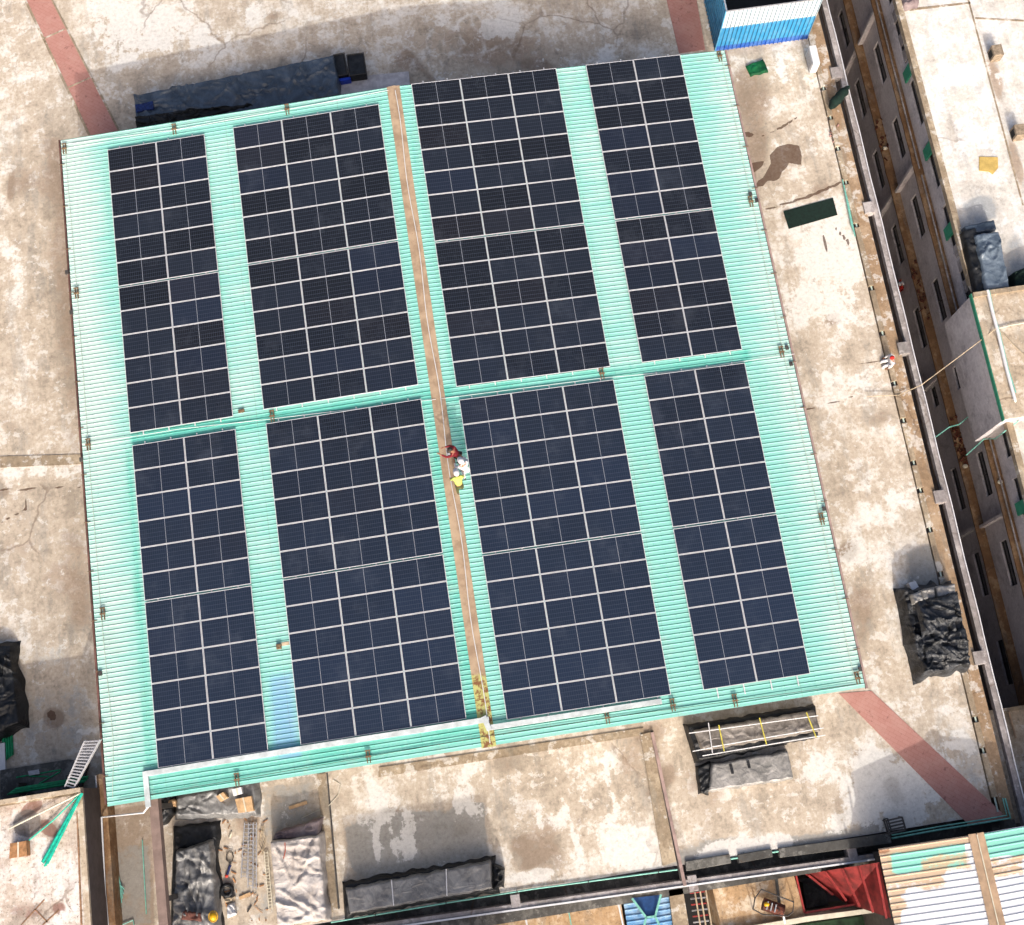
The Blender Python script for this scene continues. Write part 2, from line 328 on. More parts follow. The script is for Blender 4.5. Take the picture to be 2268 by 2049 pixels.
SHP = [('p',[(1704,345),(1722,325),(1745,319),(1770,322),(1776,345),(1774,366),(1762,364),(1748,360),(1742,372),(1730,382),(1728,395),(1715,402),(1700,400),(1690,412),(1676,414),(1675,403),(1692,392),(1702,372),(1708,360)],1.0,7),
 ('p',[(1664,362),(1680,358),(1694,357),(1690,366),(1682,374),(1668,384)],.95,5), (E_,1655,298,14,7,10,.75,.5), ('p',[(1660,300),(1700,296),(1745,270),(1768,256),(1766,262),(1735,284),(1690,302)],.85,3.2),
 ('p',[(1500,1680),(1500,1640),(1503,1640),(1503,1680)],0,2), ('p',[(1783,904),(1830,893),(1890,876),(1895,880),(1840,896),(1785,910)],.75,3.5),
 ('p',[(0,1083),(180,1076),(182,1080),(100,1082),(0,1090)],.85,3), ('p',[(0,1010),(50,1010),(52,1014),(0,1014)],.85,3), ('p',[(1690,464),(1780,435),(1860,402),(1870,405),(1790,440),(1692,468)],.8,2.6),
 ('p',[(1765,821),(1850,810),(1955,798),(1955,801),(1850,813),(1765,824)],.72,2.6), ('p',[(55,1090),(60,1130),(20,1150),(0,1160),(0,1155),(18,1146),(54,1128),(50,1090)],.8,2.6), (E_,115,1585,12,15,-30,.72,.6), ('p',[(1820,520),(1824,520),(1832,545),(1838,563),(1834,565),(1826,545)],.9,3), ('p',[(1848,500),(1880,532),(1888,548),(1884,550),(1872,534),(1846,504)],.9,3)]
rg = random.Random(11)
for _ in range(150):
    RW.append((E_, rg.uniform(0,2200), rg.uniform(0,2000), rg.uniform(8,34), rg.uniform(8,44), rg.uniform(0,180), rg.uniform(.2,.55), .6))
    GB.append((E_, rg.uniform(0,2200), rg.uniform(0,2000), rg.uniform(8,34), rg.uniform(8,50), rg.uniform(0,180), rg.uniform(.2,.6), .6))
for _ in range(26): RW.append((E_, rg.uniform(800,1450), rg.uniform(1660,1920), rg.uniform(6,16), rg.uniform(20,60), rg.uniform(-15,5), rg.uniform(.3,.6), .5))
GB += [('p',[(246,1800),(330,1785),(340,2049),(262,2049)],.9,6)]; BG += [('p',[(246,1870),(330,1870),(340,2049),(262,2049)],.6,8)]  # shade on the narrow strip painted in brown and grey
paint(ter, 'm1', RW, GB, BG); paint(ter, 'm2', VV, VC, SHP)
# walls under the terrace (outer faces) and edge ledges
mb = MB().box(-46, XE, YS-.02, 44, -22, T-.01)
mb.build('outer_wall', M['wall'], bld)
mb = MB().box(XE+.30, 22.04, -19.4, 44, T-.35, T+.02); mb.build('roof_ledge', M['ledge'], bld)
# thin expansion kerbs crossing the terrace
def strip(px, h=.05, mat='kerb', name='expansion_joint', lab=None):
    o = MB().pprism(px, T+h, T-.05).build(name, M[mat], bld)
    if lab: o['label'] = lab
    return o
strip([(702,1715),(721,1712),(748,2012),(730,2024)], .06)
strip([(722.5,1712),(726,1711),(753,2012),(749,2014)], .012, 'darkmetal', 'joint_gap')
strip([(1418,1627),(1440,1622),(1498,1908),(1468,1918)], .10)
strip([(1441,1620),(1447,1618),(1516,1950),(1507,1952)], .015, 'darkmetal', 'joint_gap')
strip([(840,1700),(1425,1612),(1427,1628),(838,1722)], .05, 'kerb')
strip([(0,1011),(182,1006),(183,1028),(0,1036)], .03, 'kerb')

# painted brick paths on the terrace
mp = Mat('red_brick_path', .85, .2)
bt = mp.t.nodes.new('ShaderNodeTexBrick'); mp.put(bt.inputs['Vector'], mp.scl(mp.pos(), (1,1,1), rot=(0,0,R_(38))))
bt.inputs['Scale'].default_value = 1.5; bt.inputs['Mortar Size'].default_value = .012; bt.inputs['Mortar Smooth'].default_value = .3
bt.inputs['Color1'].default_value = A(196,142,130); bt.inputs['Color2'].default_value = A(202,149,137); bt.inputs['Mortar'].default_value = A(180,126,116)
cc = mp.mix(mp.rng(mp.noise(1.4, 8, .7), .42, .72, 0, .5), bt.outputs[0], A(212,170,156))
cc = mp.mix(mp.rng(mp.noise(4, 8, .7), .57, .68, 0, .7), cc, A(140,94,90))
MPATH = mp.col(cc)
for i, (px, lab) in enumerate([([(56,-6),(110,-6),(262,292),(200,300)], 'faded red brick path from the top left corner to the shed'),
    ([(1475,-6),(1542,-6),(1562,110),(1504,118)], 'red path strip beside the blue sheet enclosure at the top'),
    ([(1858,1536),(1930,1530),(2232,1812),(2145,1826)], 'wide red brick path running to the lower right corner')]):
    o = MB().pprism(px, T+.02, T-.02).build('path', MPATH); tag(o, lab, 'path', kind='structure')
for (a, b) in (((98,83),(143,63)), ((151,192),(198,171))):
    strip([(a[0],a[1]),(b[0],b[1]),(b[0]+1,b[1]+3),(a[0]+1,a[1]+3)], .03, 'kerb', 'path_edging')
strip([(50,-6),(56,-6),(201,300),(195,300)], .03, 'kerb', 'path_edging'); strip([(110,-6),(114,-6),(267,292),(262,292)], .03, 'kerb', 'path_edging')

# ------------------------------------------------------------------ the green metal shed
shed = empty('metal_shed', (0, 2.2, T), 'large low shed with weathered mint green corrugated roof carrying the solar panels', 'shed')
X0, X1, Y0, Y1 = -15.75, 15.9, -13.02, 17.42
def corrugated(x0, x1, y0, y1, zf, pitch=.2, h=.028, nx=40, jag=0):
    prof = [(0,0),(.60,.15),(.70,1),(.84,1),(.93,0)]
    ys = []; n = int(round((y1-y0)/pitch)); pp = (y1-y0)/n
    for k in range(n):
        for t, hh in prof: ys.append((y0+(k+t)*pp, hh*h))
    ys.append((y1, 0)); mb = MB(); xs = np.linspace(x0, x1, nx)
    for (y, dz) in ys:
        for x in xs: mb.v.append((float(x), y, zf(float(x))+dz))
    for j in range(len(ys)-1):
        for i in range(nx-1): mb.f.append((j*nx+i, j*nx+i+1, (j+1)*nx+i+1, (j+1)*nx+i))
    return mb
mr = Mat('mint_corrugated_sheet', .6, .12)
px_ = mr.sep(mr.pos()); ax = mr.ma('ABSOLUTE', px_[0])
st = mr.noise(1, 7, .65, vec=mr.scl(mr.pos(), (.35, 4.5, 1))); bl = mr.noise(.35, 5, .6); fi = mr.noise(7, 6, .7, vec=mr.scl(mr.pos(), (1, 1.6, 1)))
r1, g1, b1 = mr.attr('m1')
fade = mr.ma('ADD', mr.ma('MULTIPLY_ADD', st, 1.3, -.55), mr.ma('MULTIPLY_ADD', bl, .9, -.40))
c = mr.mix(mr.rng(mr.ma('ADD', r1, fade), .0, 1.0), A(148,220,207), A(208,233,225))
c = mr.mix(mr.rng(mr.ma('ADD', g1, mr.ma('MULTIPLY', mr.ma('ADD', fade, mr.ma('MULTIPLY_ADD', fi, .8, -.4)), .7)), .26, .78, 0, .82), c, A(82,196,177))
c = mr.mix(mr.rng(fi, .60, .70, 0, .6), c, A(84,194,166))
c = mr.mix(mr.rng(b1, .0, 1.0, 0, .75), c, A(140,184,226))
# rib shade painted in as a dark line in each groove
fr = mr.ma('FRACT', mr.ma('DIVIDE', mr.ma('SUBTRACT', px_[1], Y0), (Y1-Y0)/152.0))
gr = mr.ma('MULTIPLY', mr.rng(fr, .80, .88), mr.rng(fr, 1.0, .94))
c = mr.mix(mr.ma('MULTIPLY', gr, mr.rng(st, .3, .6, .6, 1.0)), c, A(60,160,132))
# laps between sheets, with thin rusty runs, and screw rows
lx = mr.ma('FRACT', mr.ma('DIVIDE', mr.ma('ADD', px_[0], 103.4), 5.3)); lap = mr.rng(lx, .0, .006, 1, 0)
c = mr.mix(mr.ma('MULTIPLY', lap, mr.rng(mr.noise(1.2, 4), .4, .6, .15, .6)), c, A(120,120,100))
sx2 = mr.ma('ABSOLUTE', mr.ma('SUBTRACT', mr.ma('FRACT', mr.ma('DIVIDE', px_[0], 1.32)), .5)); scr = mr.ma('MULTIPLY', mr.rng(sx2, .012, .018, 1, 0), mr.ma('MULTIPLY', mr.rng(fr, .70, .73), mr.rng(fr, .83, .80)))
c = mr.mix(mr.ma('MULTIPLY', scr, .8), c, A(90,110,100))
dirt = mr.noise(1.0, 8, .75, vec=mr.scl(mr.pos(), (.9, .9, 1), (4,9,0)))
c = mr.mix(mr.rng(dirt, .54, .70, 0, .35), c, A(170,196,182))
MROOF = mr.col(c); mr.bump(mr.noise(2.2, 3, vec=mr.scl(mr.pos(), (.4, 2, 1))), .25, .02)
FADE = [('p',[(100,310),(195,300),(310,1640),(200,1790)],.55,60), ('p',[(100,310),(190,300),(250,1000),(140,1000)],.30,60), ('p',[(1560,100),(1634,100),(1950,1530),(1860,1530)],.50,60), ('p',[(130,310),(868,182),(868,205),(130,335)],.25,10), ('p',[(400,850),(400,700),(530,690),(530,840)],.0,10),
  ('p',[(450,290),(512,280),(590,930),(525,940)],.22,20), ('p',[(1235,150),(1300,140),(1425,830),(1360,840)],.22,20), ('p',[(525,960),(590,950),(620,1300),(570,1300)],.15,20)]
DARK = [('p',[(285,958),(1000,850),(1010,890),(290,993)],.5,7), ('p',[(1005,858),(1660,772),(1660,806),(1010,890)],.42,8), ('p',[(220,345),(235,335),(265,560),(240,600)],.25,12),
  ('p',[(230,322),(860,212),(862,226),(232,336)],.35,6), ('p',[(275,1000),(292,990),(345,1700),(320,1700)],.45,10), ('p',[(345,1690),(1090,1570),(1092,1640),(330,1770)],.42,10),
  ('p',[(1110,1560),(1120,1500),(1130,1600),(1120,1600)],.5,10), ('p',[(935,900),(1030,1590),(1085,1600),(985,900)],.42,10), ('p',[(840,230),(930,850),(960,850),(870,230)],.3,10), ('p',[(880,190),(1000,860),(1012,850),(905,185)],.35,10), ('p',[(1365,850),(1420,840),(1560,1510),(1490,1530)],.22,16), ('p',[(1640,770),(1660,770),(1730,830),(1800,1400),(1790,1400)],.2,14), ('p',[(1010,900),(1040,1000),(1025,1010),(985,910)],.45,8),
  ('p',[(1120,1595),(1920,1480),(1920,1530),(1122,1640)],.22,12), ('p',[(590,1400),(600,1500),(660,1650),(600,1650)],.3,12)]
BLUE = [('p',[(598,1498),(645,1490),(662,1655),(606,1662)],1.0,16), ('p',[(620,1672),(665,1665),(668,1676),(622,1682)],1.0,5)]
for sx, (xa, xb) in ((-1, (X0, 0)), (1, (0, X1))):
    o = corrugated(xa, xb, Y0, Y1, lambda x: roofz(x), (Y1-Y0)/152, .02, 64).build('roof', MROOF, shed)
    paint(o, 'm1', FADE, DARK, BLUE)
mb = MB()
for (x0, x1, y0, y1) in ((X0+.35, X0+.45, Y0+.5, Y1-.5), (X1-.45, X1-.35, Y0+.5, Y1-.5)): mb.box(x0, x1, y0, y1, T, roofz(15.6)-.03)
mb.build('side_wall', M['shedwall'], shed)
for yy in (Y0+.45, Y1-.5):
    mb = MB(); y2 = yy+.1
    mb.add([(X0+.46,yy,T),(X1-.46,yy,T),(X1-.46,yy,-.9),(0,yy,-.17),(X0+.46,yy,-.9),(X0+.46,y2,T),(X1-.46,y2,T),(X1-.46,y2,-.9),(0,y2,-.17),(X0+.46,y2,-.9)],
       [(0,1,2,3,4),(9,8,7,6,5),(0,5,6,1),(1,6,7,2),(2,7,8,3),(3,8,9,4),(4,9,5,0)])
    mb.build('gable_wall', M['shedwall'], shed)
# gutters
zg = roofz(15.7)
MB().box(X0-.12, X0-.045, Y0+.1, Y1+.05, zg-.18, zg-.03).build('gutter', M['gutterL'], shed)
MB().box(X1+.03, X1+.12, Y0-.05, Y1, zg-.16, zg-.01).build('gutter', M['gutterR'], shed)
for k in range(14):
    y = Y0+1.2+k*2.15
    MB().box(X0-.14, X0+.12, y, y+.03, zg+.03, zg+.05).build('gutter_strap', M['brown'], shed); MB().box(X1-.14, X1+.13, y+.4, y+.43, zg+.03, zg+.05).build('gutter_strap', M['brown'], shed)
for (px, py) in ((148,603),(158,692),(180,1018),(222,1492),(1743,770),(1752,806),(1825,1127),(1905,1482),(1676,444),(1662,430)):
    p = PR(px, py, .06); MB().box(p.x-.07, p.x+.07, p.y-.09, p.y+.09, p.z-.05, p.z+.05).build('gutter_bracket', M['darkmetal'], shed)
# ridge cap
mb = MB()
for k in range(12):
    y0_ = Y0-.05+k*(Y1-Y0)/12; y1_ = y0_+(Y1-Y0)/12+.05; lift = .035+.006*(k % 2)
    for s_ in (-1, 1):
        for i in range(2):
            xa, xb = (0, .12) if i == 0 else (.12, .30)
            za, zb = (lift+.035, lift+.02) if i == 0 else (lift+.005, lift-.005)
            q = [(s_*xa,y0_,roofz(xa,za)),(s_*xb,y0_,roofz(xb,zb)),(s_*xb,y1_,roofz(xb,zb)),(s_*xa,y1_,roofz(xa,za))]
            mb.quad(*(q if s_ > 0 else q[::-1]))
mcap = Mat('ridge_cap_weathered', .65, .3)
pz = mcap.sep(mcap.pos())
c = mcap.mix(mcap.rng(mcap.noise(1.6, 7, .65), .35, .65), A(170,144,118), A(204,178,148))
c = mcap.mix(mcap.rng(mcap.noise(9, 6, .7), .62, .7, 0, .7), c, A(140,98,66))
sy = mcap.ma('ADD', pz[1], mcap.ma('MULTIPLY', mcap.noise(2, 4), 1.2))
yl = mcap.mix(mcap.rng(mcap.noise(5, 7, .7), .46, .58), A(206,206,128), A(142,96,62))
c = mcap.mix(mcap.rng(sy, -9.4, -9.9), c, yl)
mb.build('ridge_cap', mcap.col(c), shed)
mb = MB(); mb.tube([(.06+.10*math.sin(i*.7)*.5+.0*i, Y0+.1+i*(Y1-Y0-.4)/40, .02) for i in range(41)], .016, 6)
o = mb.build('ridge_cable', M['white']); tag(o, 'thin white cable lying along the tan ridge cap of the shed', 'cable')
# lightning conductor wires around the roof edge
def wire(name, pts, r, mat, lab, cat='cable'):
    return tag(MB().tube(pts, r, 6).build(name, mat), lab, cat)
def rpts(pxs, up=.05, jit=0):
    return [PR(x+random.uniform(-jit,jit), y, up) for x, y in pxs]
def dens(pxs, n=6):
    out = []
    for (a, b) in zip(pxs[:-1], pxs[1:]):
        for k in range(n): out.append((a[0]+(b[0]-a[0])*k/n, a[1]+(b[1]-a[1])*k/n))
    return out+[pxs[-1]]
wire('edge_wire', rpts(dens([(145,335),(172,660),(194,975),(222,1330),(250,1640),(250,1768)],4), .06, .8), .012, M['cable'], 'pale wire strung along the left eave of the green roof')
wire('edge_wire', rpts(dens([(1598,130),(1660,420),(1735,780),(1815,1140),(1892,1500)],5), .06, .8), .012, M['cable'], 'pale wire strung along the right eave of the green roof')
wire('edge_wire', rpts(dens([(160,318),(386,288),(636,243),(860,200)],4), .06, .5), .012, M['white'], 'pale wire along the top left edge of the green roof')
wire('edge_wire', rpts(dens([(262,1772),(525,1727),(816,1676),(1080,1630),(1345,1590),(1628,1552),(1895,1515)],3), .06, .5), .011, M['darkmetal'], 'dark sagging wire along the bottom edge of the green roof')
wire('edge_wire', rpts(dens([(182,985),(400,950),(600,928),(960,885)],4), .06, .5), .011, M['white'], 'pale wire crossing the left half of the roof between the panel blocks')
wire('edge_wire', rpts(dens([(960,885),(1330,838),(1500,822),(1760,784)],4), .06, .5), .011, M['white'], 'pale wire crossing the right half of the roof between the panel blocks')
# clamp brackets on the roof
CL = [(386,287,'on the top edge above the outer left panels'),(636,243,'on the top edge above the inner left panels'),(143,330,'at the top left roof corner'),(170,650,'on the left eave beside the sixth panel row'),(196,985,'on the left eave level with the walkway'),
 (525,1727,'at the bottom edge near the white trunking end'),(816,1676,'at the bottom edge under the lower left panels'),(1345,1590,'at the bottom edge right of the ridge'),(1628,1552,'at the bottom edge above the strapped tarpaulin'),(1490,1562,'small rusty, at the bottom edge'),
 (1899,1502,'at the bottom right roof corner'),(1820,1150,'on the right eave in the lower half'),(1731,780,'on the right eave level with the walkway'),(1663,447,'on the right eave in the upper half'),(1594,125,'at the top right roof corner'),
 (603,922,'in the walkway left of the ridge'),(1333,828,'in the walkway right of the ridge'),(228,1360,'on the left eave in the lower half')]
for (x, y, lab) in CL:
    p = PR(x, y, .05); mb = MB()
    for dx in (-.06, .06): mb.box(p.x+dx-.018, p.x+dx+.018, p.y-.26, p.y+.26, p.z-.02, p.z+.05)
    mb.box(p.x-.12, p.x+.12, p.y-.04, p.y+.04, p.z+.04, p.z+.08); mb.box(p.x-.11, p.x+.11, p.y+.22, p.y+.27, p.z+.04, p.z+.07)
    tag(mb.build('roof_clamp', M['brown']), 'brown metal clamp '+lab, 'clamp', 'clamps holding the wires on the roof')

# ------------------------------------------------------------------ solar panels
PW, PH, G = 2.278, 1.134, .02
blocks = [ # name, left u, top v, cols, rows above gap, gap, words
 ('A', -13.588, 16.467, 2, 6, 'upper left two-column block'), ('B', -7.656, 16.56, 3, 6, 'upper left three-column block'),
 ('C', .852, 17.373, 3, 7, 'upper right three-column block'), ('D', 9.152, 17.368, 2, 7, 'upper right two-column block'),
 ('E', -13.55, 2.03, 2, 6, 'lower left two-column block'), ('F', -7.624, 2.05, 3, 6, 'lower left three-column block'),
 ('G', .885, 1.751, 3, 6, 'lower right three-column block'), ('H', 9.135, 1.728, 2, 6, 'lower right two-column block')]
# panel meshes: local x along the long side, y along the short side, z up; origin at centre
def pframe():
    mb = MB(); a, b, t, h = PW/2, PH/2, .023, .035
    for (x0,x1,y0,y1) in ((-a,a,-b,-b+t),(-a,a,b-t,b),(-a,-a+t,-b+t,b-t),(a-t,a,-b+t,b-t)): mb.box(x0,x1,y0,y1,-h,.0)
    return mb
mc = Mat('solar_cells', .25, .3)
oc = mc.objc(); sx_, sy_, sz_ = mc.sep(oc)
cw, ch = 0.0909, .182
def linefn(v, pitch, wd, off=0.0):
    fr = mc.ma('FRACT', mc.ma('ADD', mc.ma('DIVIDE', v, pitch), 100.0+off)); d = mc.ma('ABSOLUTE', mc.ma('SUBTRACT', fr, .5))
    return mc.rng(d, .5-wd, .5-wd*.4)
g_ = mc.ma('MAXIMUM', linefn(sx_, .182/2, .05), mc.ma('MULTIPLY', linefn(sy_, .182, .05), 1.0))
rn = mc.rnd(); nb = mc.noise(1.0, 3, vec=mc.pos()); dustn = mc.noise(.6, 7, .7)
base = mc.mix(mc.rng(rn, .1, .9), A(27,30,35), A(33,39,49)); base = mc.mix(mc.rng(mc.ma('FRACT', mc.ma('MULTIPLY', rn, 37.0)), .84, .90, 0, .35), base, A(38,50,74)); base = mc.mix(mc.rng(mc.ma('FRACT', mc.ma('MULTIPLY', rn, 91.0)), .90, .93, 0, .3), base, A(42,38,40))
py_ = mc.sep(mc.pos()); base = mc.mix(mc.rng(mc.ma('ADD', py_[1], mc.ma('MULTIPLY', nb, 8)), 14, -8, 0, .62), base, A(36,52,76))  # bluish sky sheen painted in, stronger towards the bottom
base = mc.mix(mc.ma('MULTIPLY', g_, .42), base, A(98,104,122))
mid_ = mc.rng(mc.ma('ABSOLUTE', sx_), .008, .012, 1, 0)
dash = mc.rng(mc.ma('FRACT', mc.ma('MULTIPLY', sy_, 5.5)), .10, .14, .35, 1)
base = mc.mix(mc.ma('MULTIPLY', mid_, dash), base, A(160,165,176))
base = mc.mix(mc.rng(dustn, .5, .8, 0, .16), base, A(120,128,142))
mc.b.inputs['Coat Weight'].default_value = .25; mc.b.inputs['Coat Roughness'].default_value = .12
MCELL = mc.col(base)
fr_mesh = None
ORD = ['first','second','third','fourth','fifth','sixth','seventh','eighth','ninth','tenth','eleventh','twelfth','thirteenth']
CN = {2: ['left','right'], 3: ['left','middle','right']}
proto = None
gap = .085
for (bn, u0, v0, nc, n1, words) in blocks:
    n2 = 6; s_ = -1 if u0 < 0 else 1; th = -s_*THETA
    for r in range(n1+n2):
        # rows keep the measured block height
        scale = ((n1+n2)*(PH+G)-G+.0194)/((n1+n2-1)*(PH+G)+PH+gap-G)
        vy = (r*(PH+G)+(gap-G if r >= n1 else 0))*scale+PH/2
        for cix in range(nc):
            uc = u0+cix*(PW+G)+PW/2
            loc = Vector((uc*math.cos(THETA), v0-vy, -abs(uc)*math.sin(THETA)))
            if proto is None:
                e = bpy.data.objects.new('solar_panel', None); COL.objects.link(e); e.empty_display_size = .2
                fo = pframe().build('frame', M['rail'], None, local=True); fo.parent = e
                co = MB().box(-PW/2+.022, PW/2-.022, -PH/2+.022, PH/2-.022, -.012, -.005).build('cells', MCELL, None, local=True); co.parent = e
                proto = (e, fo, co)
            else:
                e = proto[0].copy(); COL.objects.link(e)
                for ch_ in proto[1:]:
                    k_ = ch_.copy(); COL.objects.link(k_); k_.parent = e
            e.location = loc; e.rotation_euler = (0, -th, 0)
            tag(e, 'dark solar panel, %s column, %s row from the top, %s' % (CN[nc][cix], ORD[r], words), 'solar panel', 'solar panels in rows on the green roof')
    tot = ((n1+n2)*(PH+G)-G+.0194)
    for cix in range(nc):
        for q, side in ((.25, 'left'), (.75, 'right')):
            uc = u0+cix*(PW+G)+PW*q; x = uc*math.cos(THETA); z = -abs(uc)*math.sin(THETA)-.06
            ext = .42 if bn == 'H' else .14
            o = MB().box(x-.022, x+.022, v0-tot-ext, v0+.12, z-.025, z+.02).build('mounting_rail', M['rail'])
            tag(o, 'aluminium rail under the %s half of the %s column, %s' % (side, CN[nc][cix], words), 'rail', 'mounting rails under the solar panels')

# ------------------------------------------------------------------ white cable trunking
def trunk(pts, wd, name, lab, h=.07, mat=None):
    mb = MB()
    for a, b in zip(pts[:-1], pts[1:]):
        d = (Vector(b)-Vector(a)).normalized()*wd*.5
        mb.beam(Vector(a)-d*.98, Vector(b)+d*.98, wd, h)
    return tag(mb.build(name, mat or M['traywhite'], None, bevel=.008), lab, 'cable tray')
trunk([PR(328,1782,.12), PR(322,1714,.12), PR(700,1653,.13), PR(1077,1594,.17)], .22, 'cable_trunking', 'white cable trunking below the lower left solar panels, bent down at its left end')
trunk([PR(1083,1612,.175), PR(1270,1583,.13), PR(1460,1554,.12)], .22, 'cable_trunking', 'white cable trunking below the lower right solar panels')
trunk([PR(1073,1592,.2), PR(1082,1612,.2)], .22, 'trunking_elbow', 'short white trunking offset crossing the ridge cap')
# ------------------------------------------------------------------ tarpaulins
def tarpmat(name, c1, c2, rough=.42, spec=.5, sc=1.0, hole=None):
    m = Mat(name, rough, spec)
    wv = m.warp(.6, .8, 4)
    n = m.noise(1.3*sc, 7, .6, .8, vec=wv); e = m.edge(1.1*sc, m.warp(1.2, .9, 3)); n2 = m.noise(7, 6, .65, 1.2)
    c = m.mix(m.rng(n, .35, .68), A(*c1), A(*c2)); c = m.mix(m.rng(e, .0, .03, .15, 0), c, A(*[min(255, v*1.25) for v in c2]))
    c = m.mix(m.rng(n2, .6, .75, 0, .15), c, A(*[min(255, v*1.2+8) for v in c2]))
    ra = m.ma('ABSOLUTE', m.ma('SUBTRACT', m.noise(.9*sc, 2, .5, .6, vec=m.scl(m.pos(), (1,1.5,1), rot=(0,0,.6))), .5)); rb_ = m.ma('ABSOLUTE', m.ma('SUBTRACT', m.noise(2.0*sc, 2, .5, .5, vec=m.scl(m.pos(), (1.6,1,1), (5,2,0), (0,0,-.5))), .5))
    h = m.ma('ADD', m.rng(ra, 0, .09, 1, 0), m.ma('MULTIPLY', m.rng(rb_, 0, .10, 1, 0), .55)); h = m.ma('ADD', h, m.ma('MULTIPLY', m.noise(9.0, 4, .6), .5))
    m.bump(h, .35, .04); return m.col(c)
M['t_black'] = tarpmat('black_tarpaulin', (20,21,23), (48,50,53), .5, .3)
M['t_crumple'] = tarpmat('crumpled_black_tarpaulin', (30,32,35), (70,73,78), .5, .35, 1.6)
M['t_blue'] = tarpmat('blue_grey_tarpaulin', (58,70,84), (84,98,114), .4)
M['t_grey'] = tarpmat('grey_tarpaulin', (132,130,126), (172,169,165), .45)
M['t_slate'] = tarpmat('slate_grey_tarpaulin', (108,108,108), (150,150,149), .42)
M['t_brown'] = tarpmat('brown_grey_tarpaulin', (112,104,96), (160,152,144), .42)
M['t_white'] = tarpmat('pale_canvas', (196,186,178), (226,218,212), .7, .2)
M['t_steel'] = tarpmat('steel_blue_tarpaulin', (90,104,118), (124,138,152), .35)
M['t_mauve'] = tarpmat('mauve_cloth', (120,104,108), (160,146,146), .6, .2)
M['t_green'] = tarpmat('green_cloth', (12,70,40), (20,110,64), .6, .2)
M['t_dkgreen'] = plain('dark_green_mat', A(16,42,34), .9, .2, 6)
def sheet(quad, h, base=T, seed=0, skirt=.3, wr=.05, step=.065, lump=0, out=.07, slope=(0,0,0,0), lumpsc=.9):
    """draped cloth over a box-like pile; quad: TL,TR,BR,BL pixels of its top outline"""
    c = [P(x, y, base+h) for x, y in quad]; c = [Vector((p.x, p.y)) for p in c]
    W = max((c[1]-c[0]).length, (c[2]-c[3]).length); H = max((c[3]-c[0]).length, (c[2]-c[1]).length)
    nx = int((W+2*skirt)/step)+2; ny = int((H+2*skirt)/step)+2; mb = MB()
    so_ = Vector((seed*13.7, seed*5.1, 0))
    rg = random.Random(seed*7+1); folds = []
    for _ in range(int(6+W*H*2.2)):
        f0 = Vector((rg.uniform(0,W), rg.uniform(0,H))); an = rg.choice((0.1, 1.5, .8, 2.3))+rg.gauss(0,.35); L_ = rg.uniform(.35, 1.1)*min(max(H, .8), 2.2)
        folds.append((f0, Vector((math.cos(an), math.sin(an))), L_*.6, rg.uniform(.05,.13), rg.uniform(.5,1.3)*rg.choice((1,1,1,-.7))))
    for j in range(ny):
        for i in range(nx):
            a = (i/(nx-1)*(W+2*skirt)-skirt); b = (j/(ny-1)*(H+2*skirt)-skirt)
            s, t = min(max(a/W,0),1), min(max(b/H,0),1)
            inn = c[0].lerp(c[1], s).lerp(c[3].lerp(c[2], s), t)
            du = (c[1]-c[0]).normalized(); dv = (c[3]-c[0]).normalized()
            oa = (a-W if a > W else (a if a < 0 else 0)); ob = (b-H if b > H else (b if b < 0 else 0))
            d = math.hypot(oa, ob)
            p3 = Vector((inn.x, inn.y, 0))
            n1 = mnoise.noise(p3*1.3+so_); n2 = mnoise.noise(p3*3.1+so_*2); n3 = mnoise.noise(p3*7.0+so_)
            cr_ = 0
            n4 = mnoise.noise(Vector((p3.x*.9+p3.y*2.6, p3.y*.6-p3.x*.5, 3))+so_)
            rid = (1-abs(n1)*2.2)*.45+(1-abs(n4)*2.2)*.5+(1-abs(n2)*2.0)*.15+n3*.06
            rid = rid*.7
            ab = Vector((a+n1*.12, b+n2*.12))
            for f0, fd, fl, fw, fa in folds:
                dv_ = ab-f0; al = abs(dv_.dot(fd))
                if al < fl:
                    pr_ = abs(dv_.x*fd.y-dv_.y*fd.x)
                    if pr_ < fw: rid += fa*(1-pr_/fw)*(1-(al/fl)**2)
            hh = h*(slope[0]*(1-s)*(1-t)+slope[1]*s*(1-t)+slope[2]*s*t+slope[3]*(1-s)*t+1)
            if lump:
                cell = mnoise.cell(Vector((p3.x*lumpsc+.3*n1, p3.y*lumpsc+.3*n2, seed)))
                hh += lump*(cell-.5)
            fall = 1-min(1, d/skirt)
            prof = fall**.6 if fall > 0 else 0
            z = base+.012+hh*prof*(1.0)+wr*rid*(.35+.65*min(1, prof*1.3))*(1 if prof > .02 else .25)
            k = out*(d/skirt)
            q = inn+(du*oa+dv*ob)*(.45+.35*(n1+.5)*(d/skirt))+Vector((n1, n2))*(.03+k*.9)
            mb.v.append((q.x, q.y, max(z, base+.01)))
    for j in range(ny-1):
        for i in range(nx-1):
            f = (j*nx+i, (j+1)*nx+i, (j+1)*nx+i+1, j*nx+i+1); mb.f.append(f)
    return mb
def tarp(name, lab, quad, h, mat, parent=None, cat='tarpaulin', **k):
    mb = sheet(quad, h, **k)
    a = np.array(mb.v)
    if a[:,0].size and ((mb.v[k_ := 0]) is not None):
        # face orientation check
        f = mb.f[len(mb.f)//2]; p, q, r = (Vector(mb.v[i]) for i in f[:3])
        if (q-p).cross(r-p).z < 0: mb.f = [t[::-1] for t in mb.f]
    o = mb.build(name, mat, parent, smooth=True)
    if parent is None: tag(o, lab, cat)
    elif lab: o['label'] = lab
    return o
